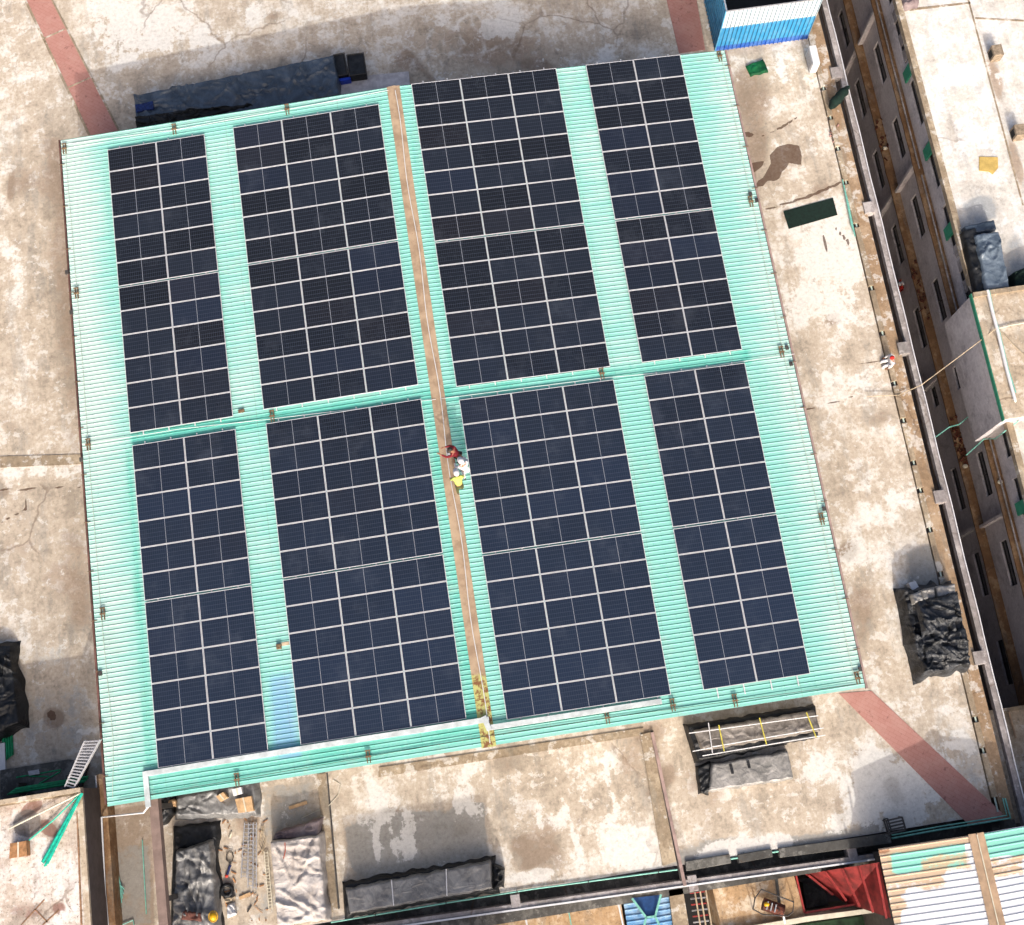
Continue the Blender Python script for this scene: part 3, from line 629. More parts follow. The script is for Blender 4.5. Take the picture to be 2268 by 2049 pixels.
# 1 long pile by the top edge
e = empty('covered_stack', P(520,230,T), 'long slate blue tarpaulin over a stack beside the top left roof edge', 'covered stack')
tarp('tarpaulin', None, [(296,212),(738,124),(752,212),(306,300)], 1.15, M['t_blue'], e, seed=1, wr=.11, skirt=.16)
tarp('dark_sheet', 'loose black sheet along its lower side', [(300,262),(420,244),(560,232),(305,300)], 1.25, M['t_black'], e, seed=2, wr=.14, skirt=.16)
for i, (q, lab) in enumerate([([(738,122),(762,117),(770,165),(742,170)], 'black padded case next to the blue tarpaulin'), ([(768,122),(805,117),(812,163),(774,168)], 'square black padded case at the right end of the row')]):
    e = empty('padded_case', P(q[0][0],q[0][1]), lab, 'case')
    MB().pprism(q, T+.9, T+.02).build('case_body', M['t_black'], e, bevel=.06)
    p = [P(x, y, T+.93) for x, y in q]; MB().tube(p+[p[0]], .03, 6).build('case_piping', M['darkmetal'], e)
tag(MB().pprism([(752,174),(776,170),(777,176),(753,180)], T+.7, T+.02).build('blue_crate', plain('blue_plastic', A(40,80,220), .4)), 'small bright blue crate between the black cases and grey sheets', 'crate')
tag(MB().pprism([(299,232),(338,224),(340,240),(302,248)], T+1.32, T+.3).build('blue_board', plain('navy_board', A(30,52,112), .6, .3, 9)), 'navy blue board showing at the left end of the blue tarpaulin', 'board')
for q, lab in (([(754,176),(816,168),(822,200),(752,212)], 'pale grey board lying left of the ridge end at the top edge'), ([(817,167),(905,158),(908,190),(822,202)], 'pale grey board lying right of the ridge end at the top edge')):
    tag(MB().pprism(q, T+.35, T+.02).build('grey_board', plain('pale_grey_board', A(222,216,216), .6)), lab, 'board', 'grey boards at the top roof edge')
# 2 left edge
tarp('tarpaulin', 'glossy black tarpaulin bulging in from the left edge of the terrace', [(-70,1432),(14,1430),(42,1600),(-70,1655)], .8, M['t_black'], seed=5, wr=.16, skirt=.35, slope=(-.3,-.4,0,0))
mb = MB()
for i in range(9): mb.tube([P(4+i*2.7,1610+random.uniform(-4,4),T+.08+.05*(i%2)), P(8+i*2.6,1688-i*2,T+.08+.05*(i%2))], .035, 6)
tag(mb.build('green_pipe_bundle', M['green']), 'bundle of bright green pipes under the black tarpaulin at the left edge', 'pipes')
tag(MB().pprism([(-10,1648),(10,1645),(12,1712),(-8,1714)], T+.2, T+.02).build('white_sheet', M['white']), 'white folded sheet next to the green pipes at the left edge', 'sheet')
# 3 tarpaulin under the bottom left roof edge with boxes
tarp('tarpaulin', 'dark crumpled tarpaulin with boxes on it under the bottom left roof edge', [(395,1768),(560,1735),(568,1800),(392,1806)], .45, M['t_slate'], seed=8, wr=.12, skirt=.3)
tarp('tarpaulin', 'black bunched sheet beside the brown beam at the bottom left', [(350,1755),(376,1752),(382,1800),(358,1822)], .5, M['t_black'], seed=9, wr=.16, skirt=.22)
def cbox(px, h, mat, lab, base=T):
    e = empty('carton', P(px[0][0], px[0][1], base+h), lab, 'carton')
    MB().pprism(px, base+h, base+.02).build('box_body', mat, e, bevel=.012)
    a = P(*px[0], base+h+.006); b = P(*px[1], base+h+.006); c_ = P(*px[2], base+h+.006); d = P(*px[3], base+h+.006)
    MB().beam((a+b)/2, (c_+d)/2, .06, .008).build('tape', M['cream'], e)
cbox([(520,1770),(556,1763),(562,1796),(528,1801)], .8, M['card'], 'largest tan carton standing open on the dark tarpaulin')
cbox([(478,1764),(494,1754),(504,1766),(488,1776)], .78, M['card'], 'small tan carton turned diagonally on the dark tarpaulin')
cbox([(513,1748),(534,1743),(537,1758),(517,1763)], .82, M['white'], 'white carton nearest the roof edge on the dark tarpaulin')
tarp('crumpled_paper', 'crumpled cream paper by the black sheet under the roof corner', [(374,1774),(388,1774),(388,1786),(374,1786)], .55, M['card'], cat='paper', seed=11, skirt=.08, step=.04)
# 4 black and grey heap
e = empty('covered_stack', P(430,1950,T), 'grey and black tarpaulin heap between the brown beam and the ladders', 'covered stack')
tarp('dark_sheet', 'black sheet on the ground around the heap', [(388,1832),(474,1828),(488,2060),(380,2060)], .25, M['t_black'], e, seed=12, wr=.06, skirt=.2)
tarp('tarpaulin', None, [(392,1886),(462,1868),(478,2060),(382,2060)], .85, M['t_slate'], e, seed=13, wr=.17, skirt=.25, lump=.12)
tarp('reddish_sack', 'reddish brown sack lying on the grey heap at the bottom edge', [(404,2020),(444,2023),(444,2040),(402,2036)], .08, plain('red_brown_sack', A(120,76,66), .8, .2, 8), cat='sack', base=T+1.05, seed=14, skirt=.05, step=.05)
e = empty('safety_helmet', P(472,2030,T+1.1), 'yellow safety helmet lying on the grey heap', 'helmet')
MY = plain('yellow_plastic', A(246,190,30), .35, .05)
MB().ball(P(472,2030,T+1.15), .15, .18, .15, lo=.5).build('shell', MY, e, smooth=True)
MB().tube([P(472,2030,T+1.13)+Vector((.19*math.cos(a*.524), .22*math.sin(a*.524), 0)) for a in range(13)], .02, 6).build('brim', MY, e)
# 5 pale canvas
e = empty('covered_stack', P(660,1960,T), 'pale beige canvas over a stack between the ladders and the kerb', 'covered stack')
tarp('canvas', None, [(600,1866),(704,1852),(722,2036),(616,2049)], 1.05, M['t_white'], e, seed=15, wr=.13, skirt=.2)
tarp('dark_cloth', 'mauve grey bunched cloth at its top end', [(610,1846),(706,1816),(704,1852),(606,1860)], .7, M['t_mauve'], e, seed=16, wr=.15, skirt=.15)
MB().tube([P(631,1866,T+1.2), P(632,1885,T+1.22), P(628,1902,T+1.2)], .02, 5).build('orange_cord', plain('orange_cord', A(200,90,60), .7), e)
# 6 long slate pile at the bottom
e = empty('covered_stack', P(930,1960,T), 'long slate grey wrapped stack above the bottom mint pipe', 'covered stack')
tarp('black_sheet', 'black sheet behind and around the stack', [(764,1962),(1092,1903),(1098,1972),(768,2026)], .3, M['t_black'], e, seed=18, wr=.06, skirt=.22)
tarp('tarpaulin', None, [(766,1970),(1084,1909),(1090,1968),(776,2024)], .75, M['t_slate'], e, seed=17, wr=.025, skirt=.10, step=.07)
for a, b in (((867,1949),(872,2006)), ((988,1925),(990,1984))): MB().tube([P(a[0],a[1],T+.86), P((a[0]+b[0])/2,(a[1]+b[1])/2,T+.89), P(b[0],b[1],T+.86)], .022, 6).build('strap', M['white'], e)
tarp('black_scrap', 'torn black plastic at the right end of the long slate stack', [(1094,1916),(1118,1924),(1108,1958),(1094,1968)], .35, M['t_black'], cat='plastic', seed=19, wr=.18, skirt=.15, step=.06)
# 7 strapped tarpaulin
e = empty('covered_stack', P(1670,1620,T), 'brown grey tarpaulin stack tied with white poles and yellow straps', 'covered stack')
tarp('tarpaulin', None, [(1540,1618),(1803,1574),(1818,1618),(1556,1662)], .95, M['t_brown'], e, seed=21, wr=.06, skirt=.14)
tarp('black_sheet', 'black sheet under and around the stack', [(1524,1610),(1806,1564),(1812,1628),(1546,1684)], .62, M['t_black'], e, seed=22, wr=.07, skirt=.18)
zt = T+1.12
for a, b in (((1526,1624),(1812,1585)), ((1578,1654),(1824,1612)), ((1534,1664),(1576,1656)), ((1556,1674),(1828,1628)), ((1569,1601),(1578,1668))):
    MB().tube([P(*a,zt), P(*b,zt)], .022, 6).build('white_pole', M['white'], e)
MYS = plain('yellow_strap', A(228,214,90), .6)
for a, b in (((1592,1606),(1604,1664)), ((1682,1590),(1698,1650)), ((1786,1578),(1808,1634))): MB().beam(P(*a,zt+.04), P(*b,zt+.04), .05, .015).build('yellow_strap', MYS, e)
# 8 grey tarpaulin below it
e = empty('covered_stack', P(1660,1710,T), 'light grey tarpaulin stack just below the strapped stack', 'covered stack')
tarp('tarpaulin', None, [(1580,1692),(1744,1664),(1758,1724),(1570,1752)], .55, M['t_grey'], e, seed=23, wr=.03, skirt=.10, step=.07)
tarp('black_sheet', 'black folded edge at its left end', [(1546,1700),(1574,1690),(1568,1758),(1552,1756)], .3, M['t_black'], e, seed=24, wr=.10, skirt=.12)
for a, b in (((1618,1692),(1623,1714)), ((1656,1684),(1660,1701))): MB().beam(P(*a,T+.66), P(*b,T+.66), .12, .02).build('dark_tab', M['t_black'], e)
# 9 big black pile at the right
e = empty('covered_stack', P(2080,1400,T), 'big shiny black tarpaulin pile by the right kerb', 'covered stack')
tarp('tarpaulin', None, [(2008,1310),(2112,1296),(2146,1470),(2046,1494)], 1.1, M['t_crumple'], e, seed=25, wr=.26, skirt=.4, lump=.35, out=.25)
tarp('grey_sheet', 'slate sheet draped over the middle', [(2036,1334),(2118,1318),(2144,1452),(2062,1462)], .18, M['t_crumple'], e, base=T+1.15, seed=26, wr=.26, skirt=.2, lump=.2)
for i, q in enumerate([[(2022,1316),(2040,1310),(2044,1330),(2026,1336)], [(2042,1308),(2068,1302),(2070,1324),(2046,1328)], [(2074,1300),(2114,1294),(2118,1316),(2078,1322)]]):
    tarp('wrapped_bag', None, q, .3, M['t_grey'], e, base=T+.95, seed=27+i, wr=.06, skirt=.1, step=.06)
tag(MB().pprism([(2012,1291),(2028,1287),(2036,1302),(2020,1307)], T+.5, T+.06).build('white_board', M['white']), 'small white board leaning at the top of the big black pile', 'board')
# 10 green cloths
tarp('green_cloth', 'crumpled bright green cloth near the blue sheet enclosure', [(1655,145),(1690,132),(1701,158),(1664,166)], .12, M['t_green'], cat='cloth', seed=31, wr=.06, skirt=.08, step=.06)
tag(MB().pprism([(1735,468),(1845,438),(1855,476),(1747,507)], T+.03, T+.01).build('green_mat', M['t_dkgreen']), 'dark green rectangular mat on the right strip of terrace', 'mat')

# ------------------------------------------------------------------ right edge: kerb stones, pipe, brackets and beam
gaps = [140,197,262,330,405,500,639,739,850,932,1026,1087,1174,1272,1360,1450,1594,1663,1772]
def kx(y): return P(1912+(y-580)*.2535, y, T)     # centre line of the kerb
def krow(y):
    for _ in range(6):
        pass
    return y
yw = [P(1798+ (y-90)*.2365+5, y, T).y for y in gaps]
KS = 0
for k in range(len(yw)-1):
    ya, yb = yw[k]-.12, yw[k+1]+.12
    o = MB().box(21.235, 21.49, yb, ya, T-.2, T+.10+.01*(k % 3)).build('kerb_stone', M['kerb'], None, bevel=.015)
    tag(o, ['long tan','worn tan','stained tan'][k % 3]+' kerb cover on the right terrace edge, %s from the top' % (ORD[k] if k < 13 else ['fourteenth','fifteenth','sixteenth','seventeenth','eighteenth'][k-13]), 'kerb stone', 'kerb covers along the right terrace edge')
mb = MB().box(21.22, 21.5, yw[0], 44, T-.2, T+.1); tag(mb.build('kerb_stone', M['kerb']), 'kerb run beside the blue sheet enclosure, above the first gap', 'kerb stone')
tag(MB().box(21.33, 21.40, -19.0, 20, T+.02, T+.06).build('drain_pipe', M['cable']), 'pale pipe showing in the gaps between the right kerb covers', 'pipe')
# the beam outside the terrace, carried by brackets, on both sides
e = empty('outer_frame_beam', (22.5, 5, T-.4), 'long grey concrete beam running outside the right terrace edge', 'beam')
MB().box(22.36, 22.66, -21.0, 44, T-.35, T-.0).build('beam', M['beamconc'], e)
MB().tube([(22.62+.015*math.sin(i*1.7), -21+i*1.3, T+.06) for i in range(50)], .03, 6).build('white_conduit', M['white'], e)
for i, (x, y) in enumerate([(1843,160),(1912,460),(2000,770),(2076,1100),(2172,1456)]):
    p = P(x, y, T+.2)
    e2 = MB().box(21.9, 22.42, p.y-.3, p.y+.3, T-.3, T+.16).build('beam_bracket', M['beamconc'], None, bevel=.02)
    tag(e2, 'square concrete stub joining terrace and beam, %s from the top' % ORD[i], 'concrete stub', 'stubs joining the right terrace edge to the beam')
# bottom side: sunken dark ledge, pipe, beam
YB = YS
bl_ = MB().prism([(-15.5,YB-.0),(22.36,YB-.0),(22.36,-20.35),(-15.5,-20.35)], T-1.6, T-.9); bl_.build('sunken_ledge', M['darkconc'], bld)
def bpt(x, y, z=T): return P(x, y, z)
e = empty('outer_frame_beam', tuple(P(1300,1995,T)), 'grey beam with a white edge outside the bottom terrace edge', 'beam')
a, b = P(700,2070,T-.05), P(1965,1892,T-.05)
MB().beam(a-Vector((0,0,.5)), b-Vector((0,0,.5)), .20, 1.1).build('beam', M['beamconc'], e)
off = Vector((0, -.13, .08))
MB().beam(a+off, b+off, .07, .06).build('white_edge', M['white'], e)
for i, (x, y, l) in enumerate([(1142,1998,'at the middle of the bottom beam'), (1535,1955,'where the dark terrace joint meets the bottom beam'), (1890,1892,'at the right end of the bottom beam')]):
    p = P(x, y, T+.1)
    o = MB().box(p.x-.20, p.x+.20, p.y-.36, p.y+.30, T-.7, T+.02).build('beam_bracket', M['beamconc'], None, bevel=.02)
    tag(o, 'pale concrete stub '+l, 'concrete stub', 'stubs along the bottom beam')
tag(MB().beam(P(1444,1622,T+.12), P(1517,1962,T+.12), .14, .12).build('joint_rib', M['gutterR']), 'long mauve steel rib along the terrace joint right of centre', 'steel rib')
# mint pipes
def pipe(pts, r, mat, lab, name='pipe'): return tag(MB().tube(pts, r, 8).build(name, mat), lab, 'pipe')
pipe([P(x, y, T+.08) for x, y in ((733,2043),(1000,1998),(1180,1969),(1500,1926))], .035, M['mint'], 'long mint pipe along the bottom terrace edge left of the joint', 'water_pipe')
for k, (x, y) in enumerate([(832,2026),(988,1999),(1145,1974),(1303,1952),(1458,1931)]):
    tag(MB().box(P(x,y).x-.02, P(x,y).x+.02, P(x,y).y-.05, P(x,y).y+.05, T, T+.13).build('pipe_clip', M['darkmetal']), 'dark clip on the long mint pipe, %s from the left' % ORD[k], 'clip', 'clips on the bottom mint pipe')
pipe([P(x, y, T+.10) for x, y in ((1975,1857),(2080,1838),(2180,1822),(2238,1812),(2226,1768))], .04, M['mint'], 'outer mint pipe around the lower right terrace corner', 'water_pipe')
pipe([P(x, y, T+.10) for x, y in ((1975,1850),(2080,1831),(2180,1815),(2230,1806),(2221,1768))], .03, M['mint'], 'inner mint pipe around the lower right terrace corner', 'water_pipe')
for q, l in (([(1518,1908),(1616,1892),(1620,1912),(1520,1930)], 'left'), ([(1634,1893),(1709,1880),(1712,1898),(1637,1912)], 'middle'), ([(1724,1879),(1972,1845),(1975,1868),(1728,1900)], 'long right')):
    tag(MB().pprism(q, T+.14, T-.3).build('kerb_stone', M['darkconc'], None, bevel=.02), 'dark grey concrete kerb cover on the bottom right edge, %s one' % l, 'kerb stone', 'dark kerb covers on the bottom edge')
for (x0,y0,x1,y1,l) in ((1616,1903,1638,1899,'left'), (1708,1888,1728,1885,'right')):
    pipe([P(x0-60,y0+9,T+.02), P(x1+60,y1-9,T+.02)], .04, M['mint'], 'mint pipe showing in the %s gap between dark kerb covers' % l, 'water_pipe')

# ------------------------------------------------------------------ the blue and white sheet enclosure
mbx = Mat('blue_white_sheet', .45, .4)
z_ = mbx.sep(mbx.pos())[2]
c = mbx.mix(mbx.rng(z_, -2.24, -2.22), A(50,150,205), A(228,240,244))
bxx = mbx.ma('FRACT', mbx.ma('DIVIDE', mbx.ma('SUBTRACT', mbx.sep(mbx.pos())[0], 16.42), 4.73/22)); lnx = mbx.ma('MULTIPLY', mbx.rng(bxx, .74, .80), mbx.rng(bxx, .90, .84))
c = mbx.mix(mbx.ma('MULTIPLY', lnx, .75), c, A(70,110,140))  # dark line painted beside each rib in place of its shade
c = mbx.mix(mbx.rng(z_, -3.78, -3.80), c, A(30,90,190))
c = mbx.mix(mbx.rng(mbx.noise(3, 5), .4, .7, 0, .25), c, A(150,200,230)); MBLUE = mbx.col(c)
def ribwall(a, b, z0, z1, n, out):
    mb = MB(); a, b = Vector(a), Vector(b); prof = [(0,0),(.8,0),(.84,1),(.96,1)]
    vs = []
    for k in range(n):
        for t, o_ in prof: vs.append((a.lerp(b, (k+t)/n), o_))
    vs.append((b, 0)); base = []
    for p, o_ in vs: base.append((p.x+out[0]*o_*.055, p.y+out[1]*o_*.055))
    m = len(base); mb.v = [(x, y, z0) for x, y in base]+[(x, y, z1) for x, y in base]
    mb.f = [(i, i+1, m+i+1, m+i) for i in range(m-1)]
    th = [(x-out[0]*.05, y-out[1]*.05) for x, y in base]
    mb.v += [(x, y, z0) for x, y in th]+[(x, y, z1) for x, y in th]
    mb.f += [(2*m+i+1, 2*m+i, 3*m+i, 3*m+i+1) for i in range(m-1)]+[(m+i, m+i+1, 3*m+i+1, 3*m+i) for i in range(m-1)]
    return mb
e = empty('sheet_enclosure', (18.9, 21, T), 'open-topped enclosure of ribbed blue and white metal sheets', 'enclosure')
xL, xR, yF, yK, zT = 16.42, 21.15, 19.45, 25.5, -.85
ribwall((xL,yF,0), (xR,yF,0), T, zT, 22, (0,-1)).build('front_wall', MBLUE, e)
ribwall((xL,yK,0), (xL,yF,0), T, zT, 26, (-1,0)).build('side_wall', plain('sky_blue_sheet', A(96,178,222), .45, .12, 3), e)
ribwall((xR,yF,0), (xR,yK,0), T, zT, 26, (1,0)).build('side_wall', MBLUE, e)
ribwall((xR,yK,0), (xL,yK,0), T, zT, 22, (0,1)).build('back_wall', MBLUE, e)
MB().beam((xL,yF,zT+.02),(xR,yF,zT+.02),.06,.04).beam((xL,yF,zT+.02),(xL,yK,zT+.02),.06,.04).beam((xR,yF,zT+.02),(xR,yK,zT+.02),.06,.04).build('top_trim', M['galv'], e)
MB().box(xL+.06, xR-.06, yF+.06, yK-.06, T+.01, T+.05).build('floor', M['black'], e)
# white outdoor unit at its right
e = empty('air_conditioner', P(1797,130,T), 'white outdoor air conditioning unit at the corner of the blue enclosure', 'air conditioner')
p = P(1804,118,T+1.0)
MB().box(p.x-.16, p.x+.19, p.y-.55, p.y+.48, T+.08, T+.95).build('casing', M['white'], e, bevel=.02)
MB().box(p.x-.19, p.x-.165, p.y-.45, p.y+.38, T+.18, T+.85).build('grille', M['galv'], e)
MB().box(p.x-.14, p.x+.16, p.y-.48, p.y-.40, T, T+.08).box(p.x-.14, p.x+.16, p.y+.32, p.y+.40, T, T+.08).build('foot', M['darkmetal'], e)
# net hanging over the beam
a = P(1838,240,T+.35); b = P(1880,192,T+.25)
pts = [a.lerp(b, k/10)+Vector((.03*math.sin(k*2), 0, .12*math.sin(k/10*3.1)+.02*(k%2))) for k in range(11)]
o = MB().tube(pts, [.10,.20,.24,.27,.24,.25,.22,.24,.17,.13,.06], 11).build('green_net', M['t_dkgreen'], None, smooth=True)
tag(o, 'bundled dark green net draped across the right beam', 'net')
mb = MB()
for k in range(5): mb.tube([P(1866+k*3,398+k*12,T+.14+.02*(k%2)), P(1886+k*2,500+k*6,T+.14+.02*(k%2))], .03, 6)
tag(mb.build('pole_bundle', M['mint']), 'bundle of mint poles lying on the kerb beside the dark green mat', 'poles')
mb = MB()
for k in range(14):
    q = P(1845+random.gauss(0,4), 292+random.gauss(0,9), T+.04); t_ = random.uniform(.04,.09); mb.beam(q, q+Vector((random.uniform(-.12,.12), random.uniform(-.12,.12), .03)), t_, t_)
tag(mb.build('brick_rubble', plain('pink_rubble', A(196,150,140), .9, .4, 9)), 'pink and white rubble by the right kerb below the green net', 'rubble', kind='stuff')
e = empty('roof_debris', tuple(PR(620,1433)), 'small brown block with a pale rag beside the lower left panels', 'debris')
p = PR(619,1433); MB().box(p.x-.12, p.x+.10, p.y-.10, p.y+.12, p.z+.02, p.z+.14).build('block', M['brown'], e, bevel=.02)
MB().box(p.x+.11, p.x+.42, p.y+.02, p.y+.16, p.z+.03, p.z+.05).build('rag', M['rope'], e)
tag(MB().beam(PR(528,912,.05), PR(541,909,.05), .14, .08).build('tin', M['brown']), 'small brown tin on the roof beside the last upper left panel', 'tin')

# ------------------------------------------------------------------ opposite building
opp = empty('neighbouring_building', (32, 4, -22), 'grey apartment block across the lane with rust stained ledges and a whitewashed roof', 'building')
XF = 26.33; YA, YBB = -40.0, 44.0; ZR = -3.35
win = []   # (y0,y1,z0,z1)
def addwin(cx, cy, L=2.25, h=.85):
    p = PX(cx, cy, XF); win.append((p.y-L/2, p.y+L/2, p.z-h/2, p.z+h/2))
for cx, cy in ((1949,140),(1990.5,306),(2033,479),(2080,664),(2180,1049),(2233.5,1247)): addwin(cx, cy)
addwin(2122, 834, 1.2, .9)
for cx, cy in ((1869,64),(1906,218),(1946,376),(1988,541),(2038,726),(2122,1083),(2172,1272),(2225,1467)): addwin(cx, cy)
addwin(2070, 879, 1.1, .8)
def wall_holes(X, y0, y1, z0, z1, holes, depth=.22):
    ys = sorted({y0, y1, *[h[0] for h in holes], *[h[1] for h in holes]}); zs = sorted({z0, z1, *[h[2] for h in holes], *[h[3] for h in holes]})
    mb = MB()
    for i in range(len(ys)-1):
        for j in range(len(zs)-1):
            cy, cz = (ys[i]+ys[i+1])/2, (zs[j]+zs[j+1])/2
            if any(h[0] < cy < h[1] and h[2] < cz < h[3] for h in holes): continue
            mb.quad((X,ys[i+1],zs[j]), (X,ys[i],zs[j]), (X,ys[i],zs[j+1]), (X,ys[i+1],zs[j+1]))
    for (a, b, c_, d) in holes:
        X2 = X+depth
        mb.quad((X,a,c_),(X,b,c_),(X2,b,c_),(X2,a,c_)); mb.quad((X,b,d),(X,a,d),(X2,a,d),(X2,b,d))
        mb.quad((X,a,c_),(X2,a,c_),(X2,a,d),(X,a,d)); mb.quad((X,b,c_),(X,b,d),(X2,b,d),(X2,b,c_))
    return mb
ZL1, ZL2, ZL3 = -6.5, -10.1, -13.7
topw = []
for k, y in enumerate(np.arange(-14, 36, 3.55)): topw.append((y, y+2.5, ZL1+.9, ZR-.55))
mw = Mat('window_glass', .15, .5); MGL = mw.col((.010,.011,.013,1))
fac = wall_holes(XF, YA, YBB, -22, ZR-.3, win+topw).build('facade', M['wall'], opp)
for (a, b, c_, d) in win+topw:
    mb = MB().box(XF+.14, XF+.2, a-.01, b+.01, c_-.01, d+.01); wo = mb.build('window', MGL, opp)
    fm = MB(); t = .035; m_ = (a+b)/2
    for (q0,q1,q2,q3) in ((a,a+t,c_,d),(b-t,b,c_,d),(m_-t/2,m_+t/2,c_,d),(a+t,b-t,d-t,d),(a+t,b-t,c_,c_+t)): fm.box(XF+.10, XF+.138, q0, q1, q2, q3)
    fm.build('window_frame', M['darkmetal'], wo)
# body, roof, ledges
MB().box(XF+.25, 60, YA, YBB, -22, ZR-.5).build('core', M['wall'], opp)
def ledge(z, x0, wd=.12, ya=YA, yb=YBB, lab=None):
    mb = MB(); n = 120; ys = np.linspace(ya, yb, n); pr = []
    for k, y in enumerate(ys):
        j = .035*mnoise.noise(Vector((0, y*1.7, z)))
        pr.append([(x0+j, y, z-wd), (XF-.004, y, z-wd), (XF-.004, y, z+.02), (x0+j, y, z)])
    for q in pr: mb.v += q
    for k in range(n-1):
        for m_ in range(4): mb.f.append((k*4+m_, k*4+(m_+1) % 4, (k+1)*4+(m_+1) % 4, (k+1)*4+m_)[::-1])
    mb.f += [(0,1,2,3), tuple((n-1)*4+i for i in (3,2,1,0))]
    o = mb.build('ledge', M['rustledge'], opp); return o
ledge(ZL1, 25.88); ledge(ZL2, 25.88); ledge(ZL3, 25.88)
roofm = MB().box(26.02, 60, YA, YBB, ZR-.5, ZR-.28); 
rf = roofm.build('roof_slab', M['whiteroof'], opp)
M['whitemask'] = concrete('stained_whitewash', (236,230,220), (252,249,244), True, white=(254,253,250), brown=(196,170,146), grey=(176,180,182), speck=.15)
rt = grid_mesh('roof', np.arange(26.03, 40, .2), np.arange(-20, 34, .2), ZR-.272, M['whitemask'], opp)
paint(rt, 'm1', [(E_,2120,200,120,260,0,.5,.7)], [(E_,2205,175,14,60,-15,.75,.6), (E_,2250,360,14,60,-15,.7,.6), (E_,2110,300,16,60,-15,.45,.6), (E_,2050,90,12,60,-15,.4,.6), (E_,2235,1000,30,80,0,.4,.6), (E_,2150,420,60,30,0,.3,.6)],
      [(E_,2165,470,40,36,0,.62,.6), (E_,2245,560,26,44,0,.58,.6), (E_,2100,310,14,70,-15,.45,.6), (E_,2210,450,50,30,0,.35,.6)])
paint(rt, 'm2', [], [(E_,2120,300,60,90,0,.4,.6)], [])
MB().box(25.72, 26.02, YA, YBB, ZR-.3, ZR+.05).build('parapet', M['kerb'], opp)
# vertical fins on the facade
for (x0,y0,x1,y1) in ((1910.5,85.3,1936.3,37.7),(1993.8,414.7,2023.6,371),(2186.3,1160,2222,1140),(2130.7,1185.7,2164.4,1169.8),(1948,480,1976,436.5),(1871,165,1893,122),(2064,848,2092,790)):
    a = PX(x0, y0, XF-.15); zz = (ZL2, ZL1) if a.z > ZL2-.4 else (ZL3, ZL2)
    MB().box(XF-.28, XF-.003, a.y-.07, a.y+.07, zz[0]+.03, zz[1]-.13).build('facade_fin', M['wall'], opp)
# green shutters, pipes and pale boards in the top storey
MG = plain('green_shutter', A(70,170,135), .6, .1)
for (x, y) in ((2008,163),(2054,334),(2100,512),(2268,1120)):
    a = PX(x, y, XF-.1); MB().box(XF-.10, XF-.004, a.y-.3, a.y+.3, ZL1+.7, ZR-.5).build('shutter', MG, opp)
for (x, y) in ((1978,40),(1990,95),(1998,130),(2122,590),(2130,640),(2112,560)):
    a = PX(x, y, XF-.06); MB().box(XF-.06, XF-.004, a.y-.35, a.y+.25, ZL1+1.2, ZR-1.2).build('pale_board', M['beamconc'], opp)
MB().box(25.97, 26.03, YA, 12, ZL1+.35, ZL1+.42).box(25.97, 26.03, 12.4, YBB, ZL1+.30, ZL1+.37).build('facade_pipe', M['beamconc'], opp)
# debris on ledges
DB = plain('rust_debris', A(110,62,44), .9, .3, 12)
for (x, y, X_, n, lab) in ((2055,1035,26.05,46,'heap of rusty rubble on the lower facade ledge'),(1955,300,26.05,14,'scatter of broken bricks on the upper part of the lower ledge'),(2035,640,26.05,26,'rusty debris strewn along the lower ledge near the red figure')):
    a = PX(x, y, X_); mb = MB()
    for k in range(n):
        q = Vector((random.uniform(25.92,26.3), a.y+random.gauss(0,.7), ZL2+.02)); s_ = random.uniform(.04,.11)
        mb.beam(q, q+Vector((random.uniform(-.2,.2), random.uniform(-.2,.2), random.uniform(.0,.12))), s_, s_)
    tag(mb.build('rubble', DB, None), lab, 'rubble', kind='stuff')
for (x, y, X_, z_, l) in ((2069,1081,26.1,ZL2,'lower'), (2221,1064,26.1,ZL1,'upper'), (1964,323,26.1,ZL2,'higher on the lower')):
    q = PX(x, y, X_); tag(MB().ball((q.x,q.y,z_+.09), .14, .12, .09, 8, 5).build('stone', M['cream']), 'pale stone lying on the %s facade ledge' % l, 'stone')
# chimneys / vent blocks on the white roof
MCH = plain('grey_brown_block', A(170,152,130), .9, .2, 6)
for (q, l) in ((((2194,128),(2203,115),(2209,124),(2200,142)), 'upper'), (((2243,303),(2254,292),(2260,304),(2250,318)), 'lower')):
    p = P(q[0][0]+6, q[0][1]-2, ZR-.28); e = empty('vent_block', tuple(p), '%s of two small concrete vent blocks on the white roof' % l, 'vent')
    MB().box(p.x-.25, p.x+.25, p.y-.30, p.y+.30, ZR-.28, ZR+.35).build('block', MCH, e, bevel=.02)
    MB().box(p.x-.262, p.x-.25, p.y-.18, p.y+.18, ZR-.2, ZR+.2).build('opening', M['black'], e)
tag(MB().pprism([(2169,347),(2210,348),(2211,372),(2199,386),(2190,380),(2169,378)], ZR-.24, ZR-.279).build('yellow_board', plain('yellow_board', A(222,190,110), .8, .12, 3)), 'torn yellow board on the white roof', 'board')
for q in ([(2143,0),(2147,0),(2268,455),(2264,455)], [(2160,38),(2268,44),(2268,48),(2160,42)], [(1998,20),(2150,4),(2150,8),(2000,26)]):
    MB().pprism(q, ZR-.262, ZR-.3).build('roof_joint', M['kerb'], opp)
